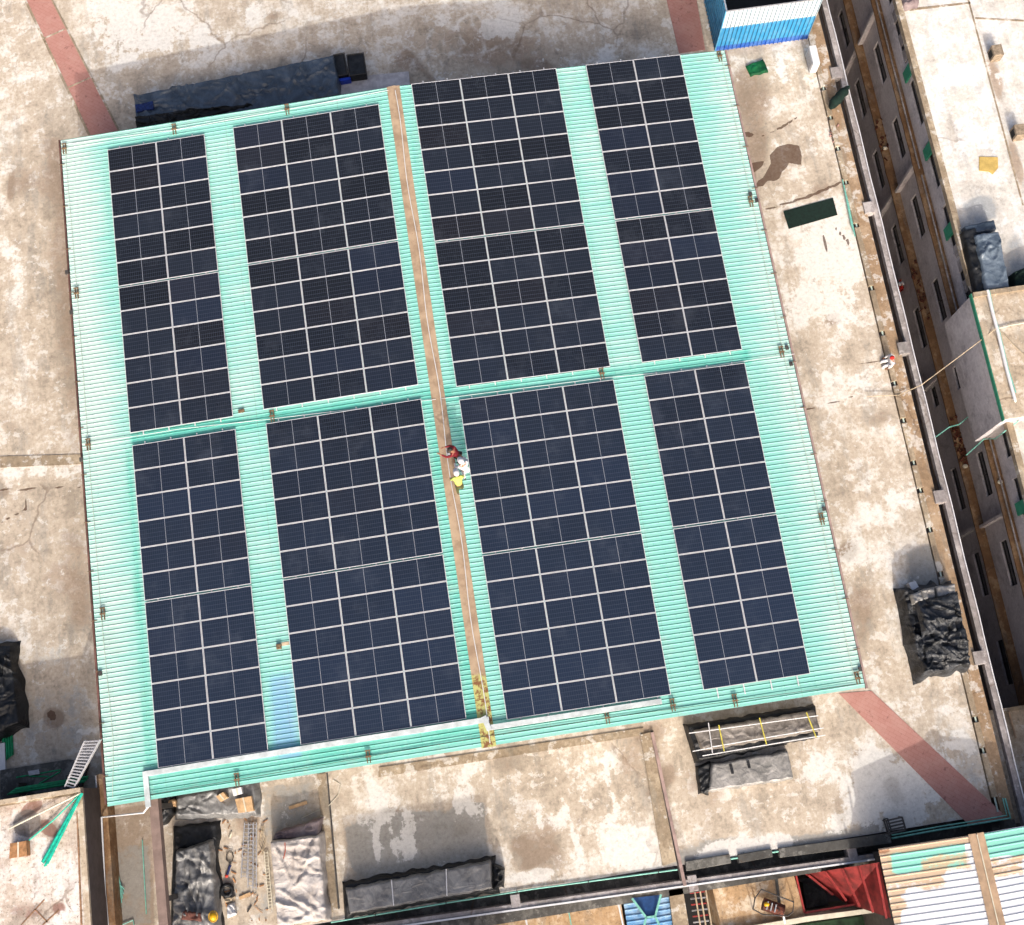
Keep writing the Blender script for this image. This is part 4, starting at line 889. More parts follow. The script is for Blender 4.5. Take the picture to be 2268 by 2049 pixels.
# steel blue tarpaulin on the white roof
e = empty('covered_stack', tuple(P(2180,580,ZR-.28)), 'steel blue tarpaulin stack with a black side on the white roof', 'covered stack')
ZB = ZR-.28
tarp('black_sheet', 'black sheet along its left side', [(2134,512),(2160,505),(2190,640),(2166,650)], .75, M['t_black'], e, base=ZB, seed=41, wr=.08, skirt=.14)
tarp('tarpaulin', None, [(2162,520),(2212,514),(2236,636),(2186,642)], 1.0, M['t_steel'], e, base=ZB, seed=42, wr=.08, skirt=.14)
tarp('tarpaulin', 'folded end', [(2136,502),(2200,488),(2206,508),(2144,518)], .7, M['t_blue'], e, base=ZB, seed=43, wr=.05, skirt=.12)
tarp('tarpaulin', 'dark green tarpaulin at the right frame edge beside the steel blue stack', [(2246,604),(2300,580),(2300,640),(2250,636)], .7, M['t_dkgreen'], base=ZB, seed=44, wr=.1, skirt=.2)
tarp('dark_sack', 'dark sack at the top of the white roof behind its cross kerb', [(1995,-14),(2030,-18),(2036,4),(2004,10)], .45, M['t_mauve'], cat='sack', base=ZB, seed=45, wr=.1, skirt=.15)
# raised beige roof block with green trim
e = empty('roof_block', (28, 1, ZR), 'raised beige roof block with a green painted edge on the neighbouring building', 'roof block')
zb = -2.6; c4 = [P(2156,652,zb), P(2330,630,zb), P(2400,905,zb), P(2226,928,zb)]; xw = 25.38
MB().box(xw, 36, c4[3].y, c4[0].y, ZL1+.03, zb).build('block_wall', M['wall'], e)
MB().box(xw-.02, 36, c4[3].y-.02, c4[0].y+.02, zb, zb+.06).build('block_roof', M['beigeroof'], e)
MB().box(xw-.05, xw-.021, c4[3].y-.05, c4[0].y+.05, zb-.28, zb+.02).build('green_trim', MG, e)
MB().box(xw-.02, 36, c4[0].y-.2, c4[0].y+.03, zb+.06, zb+.2).build('block_kerb', M['kerb'], e)
pz_ = zb+.16
pipe([P(x,y,pz_) for x,y in ((2187,643),(2198,690),(2210,735),(2230,820),(2248,885))], .075, M['white'], 'thick cream pipe running down the beige roof block', 'water_pipe')
pipe([P(x,y,pz_+.02) for x,y in ((2191,643),(2203,700),(2214,735),(2234,820),(2250,870))], .03, M['mint'], 'thin mint pipe beside the thick cream one on the roof block', 'water_pipe')
pipe([P(x,y,pz_) for x,y in ((2210,728),(2240,720),(2275,714))], .03, M['cream'], 'cream branch pipe going right across the roof block', 'water_pipe')
pipe([P(x,y,pz_) for x,y in ((2214,730),(2245,765),(2290,806))], .022, M['rope'], 'tan rope crossing the roof block diagonally', 'rope')
pipe([P(2248,885,pz_), P(2250,905,-3.0), P(2256,930,-3.0), P(2268,900,-3.0)], .05, M['white'], 'white pipe bending at the lower edge of the roof block', 'water_pipe')
a = P(1920,878,T+.2); b = P(2040,853,T+.12); c_ = P(2206,728,zb+.25)
mb = MB(); mb.tube([a, P(1990,875,T+.15), b]+[b.lerp(c_, k/10)+Vector((0,0,-.12*math.sin(k/10*math.pi))) for k in range(1,11)], .02, 6)
tag(mb.build('rope', M['rope']), 'tan rope stretched across the lane to the beige roof block', 'rope')
pipe([P(2256,932,-3.2), P(2222,958,-3.6), P(2204,972,-5), P(2180,972,-6), P(2140,1008,-8)], .03, M['mint'], 'thin mint pipe angling down the facade from the roof block', 'water_pipe')
pipe([P(2072,968,-7.4), P(2102,946,-7.4), P(2124,940,-7.6), P(2146,922,-6.6)], .03, M['mint'], 'short mint pipe bridging the beam and the facade', 'water_pipe')
# lower annex with lit roof at the lower right
e = empty('low_annex', (26, -19, -22), 'low flat roofed annex in the lane by the lower right corner', 'annex')
p0 = P(2230,1568,-6.5)
MB().box(22.75, 25.85, -40, p0.y, -22, -6.6).build('annex_roof', M['beigeroof'], e)
MB().box(22.75, 25.85, p0.y-.18, p0.y, -6.6, -6.45).build('annex_kerb', M['kerb'], e)
pipe([P(2234,1575,-6.4), P(2250,1635,-6.4)], .05, M['cap'], 'rusty pipe stub on the annex roof at the lower right', 'drain_pipe')

# ------------------------------------------------------------------ lower left block
ZLL = -1.0
e = empty('lower_left_block', (-22, -18, T), 'rooftop block with a stained cream roof at the lower left corner', 'roof block')
LLn = P(165,1748,ZLL); xE = P(186,1800,ZLL).x
MB().prism([(-46,LLn.y+.1),(xE,LLn.y),(xE,-40),(-46,-40)], T, ZLL-.12).build('block_wall', plain('dark_brown_wall', A(92,82,80), .85, .1), e)
MB().prism([(-46,LLn.y-.05),(xE-.25,LLn.y-.16),(xE-.25,-40),(-46,-40)], ZLL-.12, ZLL-.02).build('block_roof', M['kerb'], e)
M['llm'] = concrete('speckled_cream_roof', (222,206,190), (248,240,232), True, white=(250,246,240), brown=(150,96,84), grey=(108,102,100), speck=1.0)
lr = grid_mesh('roof_surface', np.arange(-30, xE-.25, .12), np.arange(-24, LLn.y-.17, .12), ZLL-.015, M['llm'], e)
paint(lr, 'm1', [(E_,110,1950,60,80,0,.35,.6)], [(E_,70,1790,26,14,-35,.95,.5), (E_,108,1835,26,16,40,.95,.5), (E_,130,2010,16,14,0,.7,.6), (E_,60,2020,50,24,0,.5,.6)], [(E_,62,1825,32,30,-10,.9,.5)])
paint(lr, 'm2', [], [(E_,80,2000,70,40,0,.7,.6)], [])
MB().box(-46, xE, LLn.y-.16, LLn.y+.02, ZLL-.12, ZLL+.28).box(xE-.24, xE, -40, LLn.y-.165, ZLL-.12, ZLL+.06).build('parapet', M['beigeroof'], e)
pl = plain('brick_brown', A(168,130,100), .9, .2, 6)
for q in ([(70,1980),(86,1990),(30,2049),(16,2049)],):
    MB().pprism([(97,1992),(99,1994),(48,2049),(45,2049)], ZLL, ZLL-.03).build('roof_crack', pl, e)
    MB().pprism([(76,2014),(78,2013),(106,2042),(103,2043)], ZLL, ZLL-.03).build('roof_crack', pl, e)
    MB().pprism([(129,2015),(131,2017),(96,2049),(92,2049)], ZLL, ZLL-.03).build('roof_crack', pl, e)
MB().pprism([(169,1800),(172,1800),(182,2049),(178,2049)], ZLL+.03, ZLL-.03).build('roof_seam', pl, e)
for (q, lab, c1) in (([(22,1868),(58,1862),(60,1896),(20,1902)], 'brown open carton on the cream roof at the lower left', 'carddark'),):
    cbox(q, .4, M[c1], lab, base=ZLL)
mb = MB()
for k in range(9):
    t = (k-4)/4; mb.tube([P(181+t*2,1757,ZLL+.15+.04*(k%3)), P(100+t*8,1918-abs(t)*8+random.uniform(-6,6),ZLL+.08+.04*(k%2))], .035, 6)
tag(mb.build('teal_pipe_bundle', M['teal']), 'thick bundle of teal pipes fanning across the lower left cream roof', 'pipes')
pipe([P(180,1756,ZLL+.2), P(21,1835,ZLL+.08)], .035, M['cream'], 'single cream pipe lying across the lower left cream roof', 'loose_pipe')
pipe([P(178,1758,ZLL+.2), P(120,1815,ZLL+.1), P(64,1861,ZLL+.08)], .03, M['teal'], 'thin teal pipe between the cream pipe and the teal bundle', 'loose_pipe')
# dark ledge with pipes above it
tag(MB().pprism([(0,1706),(150,1682),(196,1690),(180,1742),(0,1772)], T+.25, T+.01).build('dark_step', M['darkconc']), 'shaded dark concrete step above the lower left cream roof', 'step')
mb = MB()
for k in range(11): mb.tube([P(16+k*2,1760-k*1.4,T+1.2+.03*(k%3)), P(186+k,1732-k*1.2+random.uniform(-3,3),T+1.2+.03*(k%3))], .03, 6)
for yy in (P(40,1752,T).y, P(150,1738,T).y): pass
tag(mb.build('green_pipe_bundle', M['green']), 'long heap of bright green pipes above the lower left cream roof', 'pipes')
mb = MB()
for xx in (P(40,1750,T+1.1).x, P(150,1735,T+1.1).x): mb.box(xx-.05, xx+.05, P(100,1748,T+1.1).y-.25, P(100,1738,T+1.1).y+.25, T+.25, T+1.16)
tag(mb.build('trestle', M['darkmetal']), 'dark trestle blocks under the long green pipe heap', 'trestle')
for (a, b, l) in (((36,1722),(135,1705),'longest'), ((64,1719),(108,1720),'short straight'), ((86,1736),(134,1709),'diagonal pale')):
    pipe([P(*a,T+.35), P(*b,T+.35)], .03, M['green'], '%s loose green pipe on the dark step' % l, 'loose_pipe')
tag(MB().pprism([(62,1708),(86,1704),(88,1714),(64,1718)], T+.45, T+.26).build('grey_box', M['galv']), 'grey box on the dark step beside the green pipes', 'box')
# steel stair
e = empty('steel_stair', tuple(P(150,1745,ZLL)), 'grey steel stair with flat treads between the cream roof and the shed eave', 'stair')
a0, a1 = P(145,1742,ZLL+.1), P(163,1748,ZLL+.1); b0, b1 = P(189,1640,-.35), P(223,1638,-.35)
for q0, q1 in ((a0,b0), (a1,b1)): MB().beam(q0, q1, .05, .16).build('stringer', M['galv'], e)
for k in range(16):
    t = (k+.5)/16; MB().beam(a0.lerp(b0,t)+Vector((0,0,.04)), a1.lerp(b1,t)+Vector((0,0,.04)), .06, .03).build('tread', M['galv'], e)
# brown parapet wall with white pipes, brown beam
e = empty('low_wall', tuple(P(235,1900,T)), 'stained brown wall top between the cream roof and the narrow terrace strip', 'wall')
zw = -3.2; xa, xb = P(214,1720,zw).x, P(233,1720,zw).x
MB().box(xa, xb, -30, P(225,1714,zw).y, T, zw).build('wall_body', M['rustledge'], e)
pipe([(xa-.02, P(212,1718,zw).y, zw+.06), (xa+.02, -14.5, zw+.06), (xa+.12, -21, zw+.06)], .035, M['white'], 'white pipe along the left side of the brown wall top', 'water_pipe')
pipe([PR(328,1785,.0)+Vector((0,-.02,-.05)), P(318,1800,-1.2), P(225,1810,zw+.12), P(229,1900,zw+.12), P(236,2060,zw+.12)], .04, M['white'], 'white pipe dropping from the trunking and turning along the brown wall', 'water_pipe')
pipe([P(192,1833,zw+.1), P(224,1824,zw+.1)], .03, M['white'], 'short white pipe stub crossing the gap beside the brown wall', 'water_pipe')
zb2 = -1.0
tag(MB().box(P(330,1775,zb2).x, P(350,1775,zb2).x, -30, -12.9, zb2-.5, zb2).build('steel_beam', M['brownbeam']), 'thick brown beam running down from the bottom left roof edge', 'beam')
mb = MB(); 
for y in (-13.3, -17.0, -22): mb.box(P(336,1775,zb2).x, P(345,1775,zb2).x, y-.1, y+.1, T, zb2-.5)
tag(mb.build('beam_post', M['darkmetal']), 'short posts under the thick brown beam', 'post')
mb = MB()
for k in range(8): x = 246+k*2.2; mb.tube([P(x,1800+k*22,T+.06+.02*(k%2)), P(x+16-k*.3,2040-k*10,T+.06+.02*(k%2))], .022, 6)
tag(mb.build('green_pipe_bundle', M['mint']), 'thin green pipes lying against the brown wall on the narrow strip', 'pipes')
pipe([P(315,1860,T+.05), P(324,2025,T+.05)], .022, M['mint'], 'single thin green pipe lying alone on the narrow strip', 'loose_pipe')
pipe([P(268,2049,T+.06), P(295,2038,T+.06), P(298,2060,T+.06)], .025, M['mint'], 'short bent green pipe at the bottom of the narrow strip', 'loose_pipe')

# ------------------------------------------------------------------ small things in the bottom left bay
def ladder(a0, a1, wd, n, lab, z=T+.1, mat=None, side=1):
    e = empty('ladder', tuple(P(*a0, z)), lab, 'ladder'); a, b = P(*a0, z), P(*a1, z); d = (b-a).normalized(); s_ = Vector((-d.y, d.x, 0))*wd/2
    for q in (-1, 1): MB().beam(a+s_*q, b+s_*q, .035, .06).build('stile', mat or M['galv'], e)
    for k in range(n): c_ = a.lerp(b, (k+.5)/n); MB().beam(c_-s_, c_+s_, .03, .03).build('rung', mat or M['galv'], e)
ladder((548,1822),(540,1945), .24, 14, 'leftmost aluminium ladder lying on the terrace')
ladder((556,1822),(555,1966), .22, 16, 'middle aluminium ladder of the row on the terrace', T+.17)
ladder((564,1822),(564,1970), .16, 16, 'right aluminium ladder of the row on the terrace', T+.1)
ladder((589,1885),(600,2015), .15, 18, 'narrow dark ladder lying along the pale canvas stack', T+.1, M['cream'])
mb = MB()
for k in range(5): mb.tube([P(578+5*math.sin(i*1.1+k)+k*1.5,1830+i*9,T+.06+.02*k) for i in range(8)], .014, 5)
tag(mb.build('tangled_cords', M['rope']), 'tangled beige cords between the ladders and the pale canvas', 'cords')
e = empty('angle_grinder', tuple(P(506,1928,T)), 'red and navy power tool on the floor between heap and ladders', 'power tool')
MB().tube([P(503,1938,T+.07), P(510,1916,T+.07)], [.05,.06], 10).build('tool_body', plain('navy_plastic', A(36,44,90), .5), e)
MB().ball(P(502,1940,T+.07), .08, .08, .06).build('tool_head', plain('red_plastic', A(220,70,50), .5), e, smooth=True)
mb = MB().tube([P(508+8*math.cos(k*.9)+ (k%3), 1900+12*math.sin(k*.9)-k*.2, T+.03+.004*k) for k in range(22)], .012, 5); tag(mb.build('power_cord', M['darkmetal']), 'coiled black cord attached to the red power tool', 'cord')
e = empty('spare_tyre', tuple(P(503,1972,T)), 'black tyre lying by the edge of the grey heap', 'tyre')
p = P(503,1972,T+.1)
def torus(c, R1, r1, n=24, m=8):
    mb = MB()
    for i in range(n):
        for j in range(m):
            a, b = 2*math.pi*i/n, 2*math.pi*j/m; mb.v.append((c[0]+(R1+r1*math.cos(b))*math.cos(a), c[1]+(R1+r1*math.cos(b))*math.sin(a), c[2]+r1*math.sin(b)))
    for i in range(n):
        for j in range(m): mb.f.append((i*m+j, ((i+1)%n)*m+j, ((i+1)%n)*m+(j+1)%m, i*m+(j+1)%m))
    return mb
torus(p, .22, .09).build('rubber', M['t_black'], e, smooth=True)
tarp('white_bag', 'white plastic bag lying at the lower edge of the grey heap', [(505,2006),(518,2002),(526,2026),(506,2032)], .18, M['white'], cat='bag', seed=51, wr=.1, skirt=.08, step=.05)
tarp('beige_rag', 'beige rag beside the black tyre', [(497,1990),(520,1984),(520,1994),(500,1998)], .1, M['rope'], cat='rag', seed=52, wr=.06, skirt=.05, step=.05)
tag(MB().tube([P(508,1856,T+.04), P(512,1846,T+.04), P(513,1842,T+.04)], [.045,.045,.02], 10).build('spray_can', M['cream']), 'small cream spray can lying on the floor', 'can')
tag(MB().beam(P(548,2020,T+.04), P(556,2007,T+.04), .06, .05).build('steel_offcut', M['darkmetal']), 'short dark steel offcut near the bottom edge', 'steel offcut')
mb = MB().tube([P(x,y,T+.03) for x,y in ((668,1812),(700,1797),(728,1785),(748,1762),(755,1738),(738,1728))], .014, 5); tag(mb.build('loose_rope', M['cream']), 'curving pale rope crossing the kerb left of centre', 'rope')
mb = MB(); rg2 = random.Random(5)
for k in range(46):
    q = P(rg2.uniform(486,590), rg2.uniform(1815,2045), T+.03); t_ = rg2.uniform(.02,.06); mb.beam(q, q+Vector((rg2.uniform(-.25,.25), rg2.uniform(-.25,.25), .015)), t_, t_*.7)
tag(mb.build('offcuts', M['carddark']), 'small brown scraps littering the floor among the ladders', 'scraps', kind='stuff')
for k, (x, y, l) in enumerate([(640,1790,'wide tan plank above the mauve cloth'), (530,1990,'short tan plank below the ladders')]):
    a = P(x, y, T+.05); tag(MB().beam(a, a+Vector((.8-.3*k,.12,0)), .14, .04).build('plank', M['card']), l, 'plank')
# steel stand at lower right
e = empty('steel_stand', tuple(P(1985,1826,T)), 'small dark steel stool frame with slats on the lower right terrace', 'stand')
q = [P(1963,1818,T+.5), P(1998,1810,T+.5), P(2006,1838,T+.5), P(1970,1846,T+.5)]
for k in range(4):
    MB().tube([q[k]-Vector((0,0,.5)), q[k]], .035, 6).build('leg', M['darkmetal'], e)
    MB().beam(q[k], q[(k+1)%4], .07, .06).build('top_rail', M['darkmetal'], e)
for t in (.25,.5,.75): MB().beam(q[0].lerp(q[3],t), q[1].lerp(q[2],t), .07, .04).build('slat', M['darkmetal'], e)
q2 = [P(1957,1815,T+.2), P(1966,1813,T+.2), P(1974,1840,T+.2), P(1965,1842,T+.2)]
for k in range(4): MB().beam(q2[k], q2[(k+1)%4], .06, .05).build('side_frame', M['darkmetal'], e)

# ------------------------------------------------------------------ structures below the bottom edge
ZY = T-1.0
def slab(px, zt, zb, mat, name, lab, cat, parent=None):
    o = MB().pprism(px, zt, zb).build(name, mat, parent)
    if parent is None: tag(o, lab, cat)
    return o
e = empty('lower_building', tuple(P(1300,2040,-22)), 'lower building of mixed flat and sheet roofs beyond the bottom edge', 'building')
yE = -20.45
MB().prism([(-15,-20.6),(21,-21.0),(21,-48),(-15,-48)], -22, -9.0).build('building_base', M['wall'], e)
MROOF2 = concrete('rusty_tan_roof', (204,170,130), (232,208,176), brown=(150,104,66), white=(240,226,204), speck=.9)
slab([(735,2062),(1372,1982),(1388,2075),(735,2120)], ZY, -9, MROOF2, 'flat_roof', None, None, e)
for x, y in ((1052,2030),(1160,2012),(1366,1985)):
    a = P(x,y,ZY+.06); MB().beam(a, a+Vector((.15,-3,0)), .07, .06).build('roof_divider', M['white'], e)
a = P(1256,2000,ZY+.05); MB().beam(a, a+Vector((.1,-3,0)), .05, .05).build('roof_divider', M['mint'], e)
# blue sheet roof with green hips
ex = empty('blue_sheet_roof', tuple(P(1435,2020,-9)), 'small blue corrugated roof with green hips at the bottom edge', 'roof')
xa, xb = P(1383,2010,ZY).x, P(1488,2000,ZY).x; ya, yb = -24.5, P(1430,1980,ZY).y
mblr = Mat('blue_corrugated', .45, .4); MBL2 = mblr.col(mblr.mix(mblr.rng(mblr.noise(2,5),.4,.65), A(110,165,215), A(170,205,235)))
corrugated(xa, xb, ya, yb, lambda x: ZY-.02-.12*abs(x-(xa+xb)/2), .24, .04, 12).build('roof_sheet', MBL2, ex)
MB().box(xa, xb, ya, yb, -9, ZY-.35).build('roof_base', M['darkconc'], ex)
MB().add([P(1400,1989,ZY+.15), P(1462,1982,ZY+.15), P(1450,2030,ZY+.35), P(1431,2032,ZY+.35)], [(3,2,1,0)]).build('front_sheet', plain('deep_blue_sheet', A(60,100,160), .4), ex)
for a, b in (((1400,1990),(1431,2032)), ((1464,1981),(1451,2030)), ((1431,2032),(1451,2030)), ((1431,2032),(1422,2070)), ((1451,2030),(1470,2070))): MB().beam(P(*a,ZY+.38), P(*b,ZY+.38), .09, .06).build('hip_flashing', M['mint'], ex)
# concrete strip, dark pit with steel, sunlit yard, machine
slab([(1481,1972),(1512,1967),(1530,2075),(1494,2075)], ZY+.1, -9, M['kerb'], 'wall_strip', None, None, e)
slab([(1512,1967),(1577,1962),(1600,2075),(1530,2075)], -8.5, -9, M['black'], 'pit_floor', None, None, e)  # black floor sheet paints in the darkness of the pit
ex = empty('steel_scaffold', tuple(P(1545,2010,-9)), 'pale and rusty steel scaffold in the dark pit at the bottom', 'scaffold')
for k in range(6):
    MB().tube([P(1528+k*1.5,1978+k*13,ZY-.3-.2*(k%2)), P(1563+k*1.5,1974+k*13,ZY-.2)], .035, 6).build('crossbar', M['galv'] if k % 2 else M['redpaint'], ex)
for x in (1537,1549,1562): MB().tube([P(x,1964,ZY-.1), P(x+16,2062,ZY-.1)], .035, 6).build('upright', M['rope'], ex)
slab([(1577,1962),(1758,1938),(1786,2036),(1600,2062)], ZY, -9, MROOF2, 'yard_floor', None, None, e)
slab([(1600,2062),(1786,2030),(1975,2006),(1978,2016),(1786,2042),(1602,2075)], ZY+.25, -9, M['cream'], 'yard_kerb', None, None, e)
slab([(1716,1940),(1722,1939),(1733,2030),(1727,2031)], ZY+.05, -9, M['darkconc'], 'yard_joint', None, None, e)
ex = empty('rusty_machine', tuple(P(1715,2008,ZY)), 'rusty engine in a bent tubular frame on the sunlit yard', 'machine')
RM = plain('rusty_iron', A(112,60,44), .8, .4, 8)
hx = [(1672,1990),(1686,1970),(1758,1998),(1756,2020),(1745,2029),(1690,2026),(1668,2014)]
MB().tube([P(x,y,ZY+.6) for x,y in hx]+[P(*hx[0],ZY+.6)], .03, 6).build('tubular_frame', M['darkmetal'], ex)
for x, y in hx[::2]: MB().tube([P(x,y,ZY), P(x,y,ZY+.6)], .03, 6).build('leg', M['darkmetal'], ex)
MB().tube([P(1690,2002,ZY+.45), P(1735,2018,ZY+.45)], .26, 12).build('engine_block', RM, ex, smooth=False)
MB().ball(P(1698,2003,ZY+.7), .12, .1, .1).build('fuel_cap', MY, ex, smooth=True)
for t in (.3,.5,.7): MB().tube([P(1688+45*t,1992+16*t,ZY+.74), P(1688+45*t-4,2010+16*t,ZY+.74)], .03, 6).build('rib', M['galv'], ex)
pipe([P(1735,2026,ZY+.35), P(1741,2060,ZY+.1)], .05, M['white'], 'short white pipe leading from the rusty machine to the bottom edge', 'drain_pipe')
# red steel canopy
MRS = plain('dark_red_sheet', A(140,44,42), .6, .25, 2)
ex = empty('red_steel_canopy', tuple(P(1860,1980,-9)), 'red painted sloping steel canopy with trusses beside the rusty roofs', 'canopy')
zr0, zr1 = ZY-.6, -2.65
MB().add([P(1782,1936,zr0), P(1948,1910,zr1), P(1974,2034,zr1), P(1872,2000,zr0)], [(3,2,1,0)]).build('red_sheet', MRS, ex)
for k in range(5):
    t = k/4; a = P(1790+150*t,1938-26*t,zr0+.25+(zr1-zr0)*t); b = P(1845+118*t,1982+52*t,zr0+.25+(zr1-zr0)*t); MB().beam(a, b, .09, .10).build('rafter', M['redpaint'], ex)
for k in range(3):
    a = P(1835+45*k,1930-7*k,zr0+.4+.35*k); b = P(1875+40*k,1995+10*k,zr0+.4+.35*k); c_ = P(1868+45*k,1926-7*k,zr0+.4+.35*k)
    MB().beam(a, b, .05, .06).build('brace', M['redpaint'], ex); MB().beam(c_, P(1862+40*k,1970+8*k,zr0+.45+.35*k), .04, .05).build('brace', M['redpaint'], ex)
for a, b in (((1762,1935),(1782,2022)), ((1782,2022),(1900,2002)), ((1790,2034),(1930,2010))): MB().beam(P(*a,ZY+.05), P(*b,ZY+.05), .08, .08).build('edge_bar', M['redpaint'], ex)
MB().pprism([(1778,1955),(1830,1975),(1834,2003),(1786,2013)], ZY-2.0, -9).build('inner_floor', M['darkconc'], ex)
tag(MB().pprism([(1600,2100),(1600,2080),(1790,2046),(1976,2020),(1978,2100)], ZY-3, -9).build('green_yard', plain('dark_green_ground', A(40,62,44), .95, .3, 3)), 'dark green yard at the very bottom', 'yard', kind='structure')  # yard surface in a dark green colour
# rusty sheds
def rustmat(nm):
    m = Mat(nm, .55, .3); r, g_1, b_1 = m.attr('m1')
    st = m.noise(1, 7, .65, vec=m.scl(m.pos(), (.6, 2.2, 1))); fi = m.noise(5, 7, .7)
    c = m.mix(m.rng(st, .3, .7), A(236,240,246), A(250,250,252))
    j = m.ma('ADD', m.ma('MULTIPLY_ADD', st, 1.1, -.55), m.ma('MULTIPLY_ADD', fi, .7, -.35))
    c = m.mix(m.rng(m.ma('ADD', g_1, m.ma('MULTIPLY', j, .25)), .45, .55), c, A(150,226,206))
    c = m.mix(m.rng(m.ma('ADD', m.ma('ADD', r, .12), j), .38, .62, 0, .9), c, A(212,182,146))
    c = m.mix(m.rng(m.ma('ADD', r, m.ma('MULTIPLY', j, 1.2)), .9, 1.2, 0, .8), c, A(150,96,60))
    return m.col(c)
MR2 = rustmat('rusty_white_sheet')
e = empty('rusty_roofed_shed', (18.5, -24, -22), 'shed at the lower right with rusty white and green corrugated roof and tan ridge cap', 'shed')
ZE, ZK = -2.35, -1.75
xA, xM, xB = P(1946,1885,ZE).x, P(2162,1850,ZK).x, 26.5; yN = P(2040,1865,ZE).y
RUS = [('p',[(1940,1880),(1970,1876),(2000,2049),(1960,2049)],.55,8), ('p',[(2040,1900),(2150,1880),(2160,1930),(2040,1930)],.45,12), ('p',[(1980,1935),(2090,1925),(2100,1970),(1990,1975)],.55,12), ('p',[(1942,1880),(2150,1845),(2150,1868),(1942,1896)],.7,6), ('p',[(2170,1905),(2268,1890),(2268,1940),(2175,1945)],.50,8), ('p',[(2176,1990),(2205,1985),(2230,2049),(2195,2049)],.45,10), ('p',[(1978,1975),(2005,1970),(2015,2020),(1985,2020)],.45,8)]
GRN = [('p',[(1962,1892),(2136,1866),(2142,1920),(1972,1938)],1.0,3), ('p',[(2152,1850),(2290,1828),(2290,1892),(2170,1902)],1.0,3)]
sl = (ZK-ZE)/(xM-xA)
for (u0, u1) in ((xA, xM), (xM, xB)):
    o = corrugated(u0, u1, -42, yN, lambda x: ZK-sl*abs(x-xM), .27, .032, 50).build('roof', MR2, e); paint(o, 'm1', RUS, GRN, [])
mb = MB()
for s_ in (-1,1): 
    q = [(xM, -42, ZK+.12), (xM+s_*.33, -42, ZK-.02+.05), (xM+s_*.33, yN+.05, ZK-.02+.05), (xM, yN+.05, ZK+.12)]; mb.quad(*(q if s_ > 0 else q[::-1]))
mb.build('ridge_cap', M['cap'], e)
MB().tube([(xM+.05, -42, ZK+.16), (xM-.02, yN, ZK+.16)], .025, 6).build('ridge_cable', M['cream'], e)
MB().box(xA+.25, xB, -42, yN-.25, -22, ZE-.12).build('shed_wall', M['darkmetal'], e)
# unseen tower added beyond the frame to cast a shadow on the terrace
e = empty('shadow_tower', (-3.6, -27, -22), 'plain unseen tower added beyond the bottom edge for its shadow', 'tower')
MB().box(-6.6, -.7, -31, -24.4, -22, 1.15).build('shadow_tower_wall', M['wall'], e)
MB().box(-6.8, -.5, -31.2, -24.2, 1.15, 1.3).build('shadow_tower_roof', M['kerb'], e)

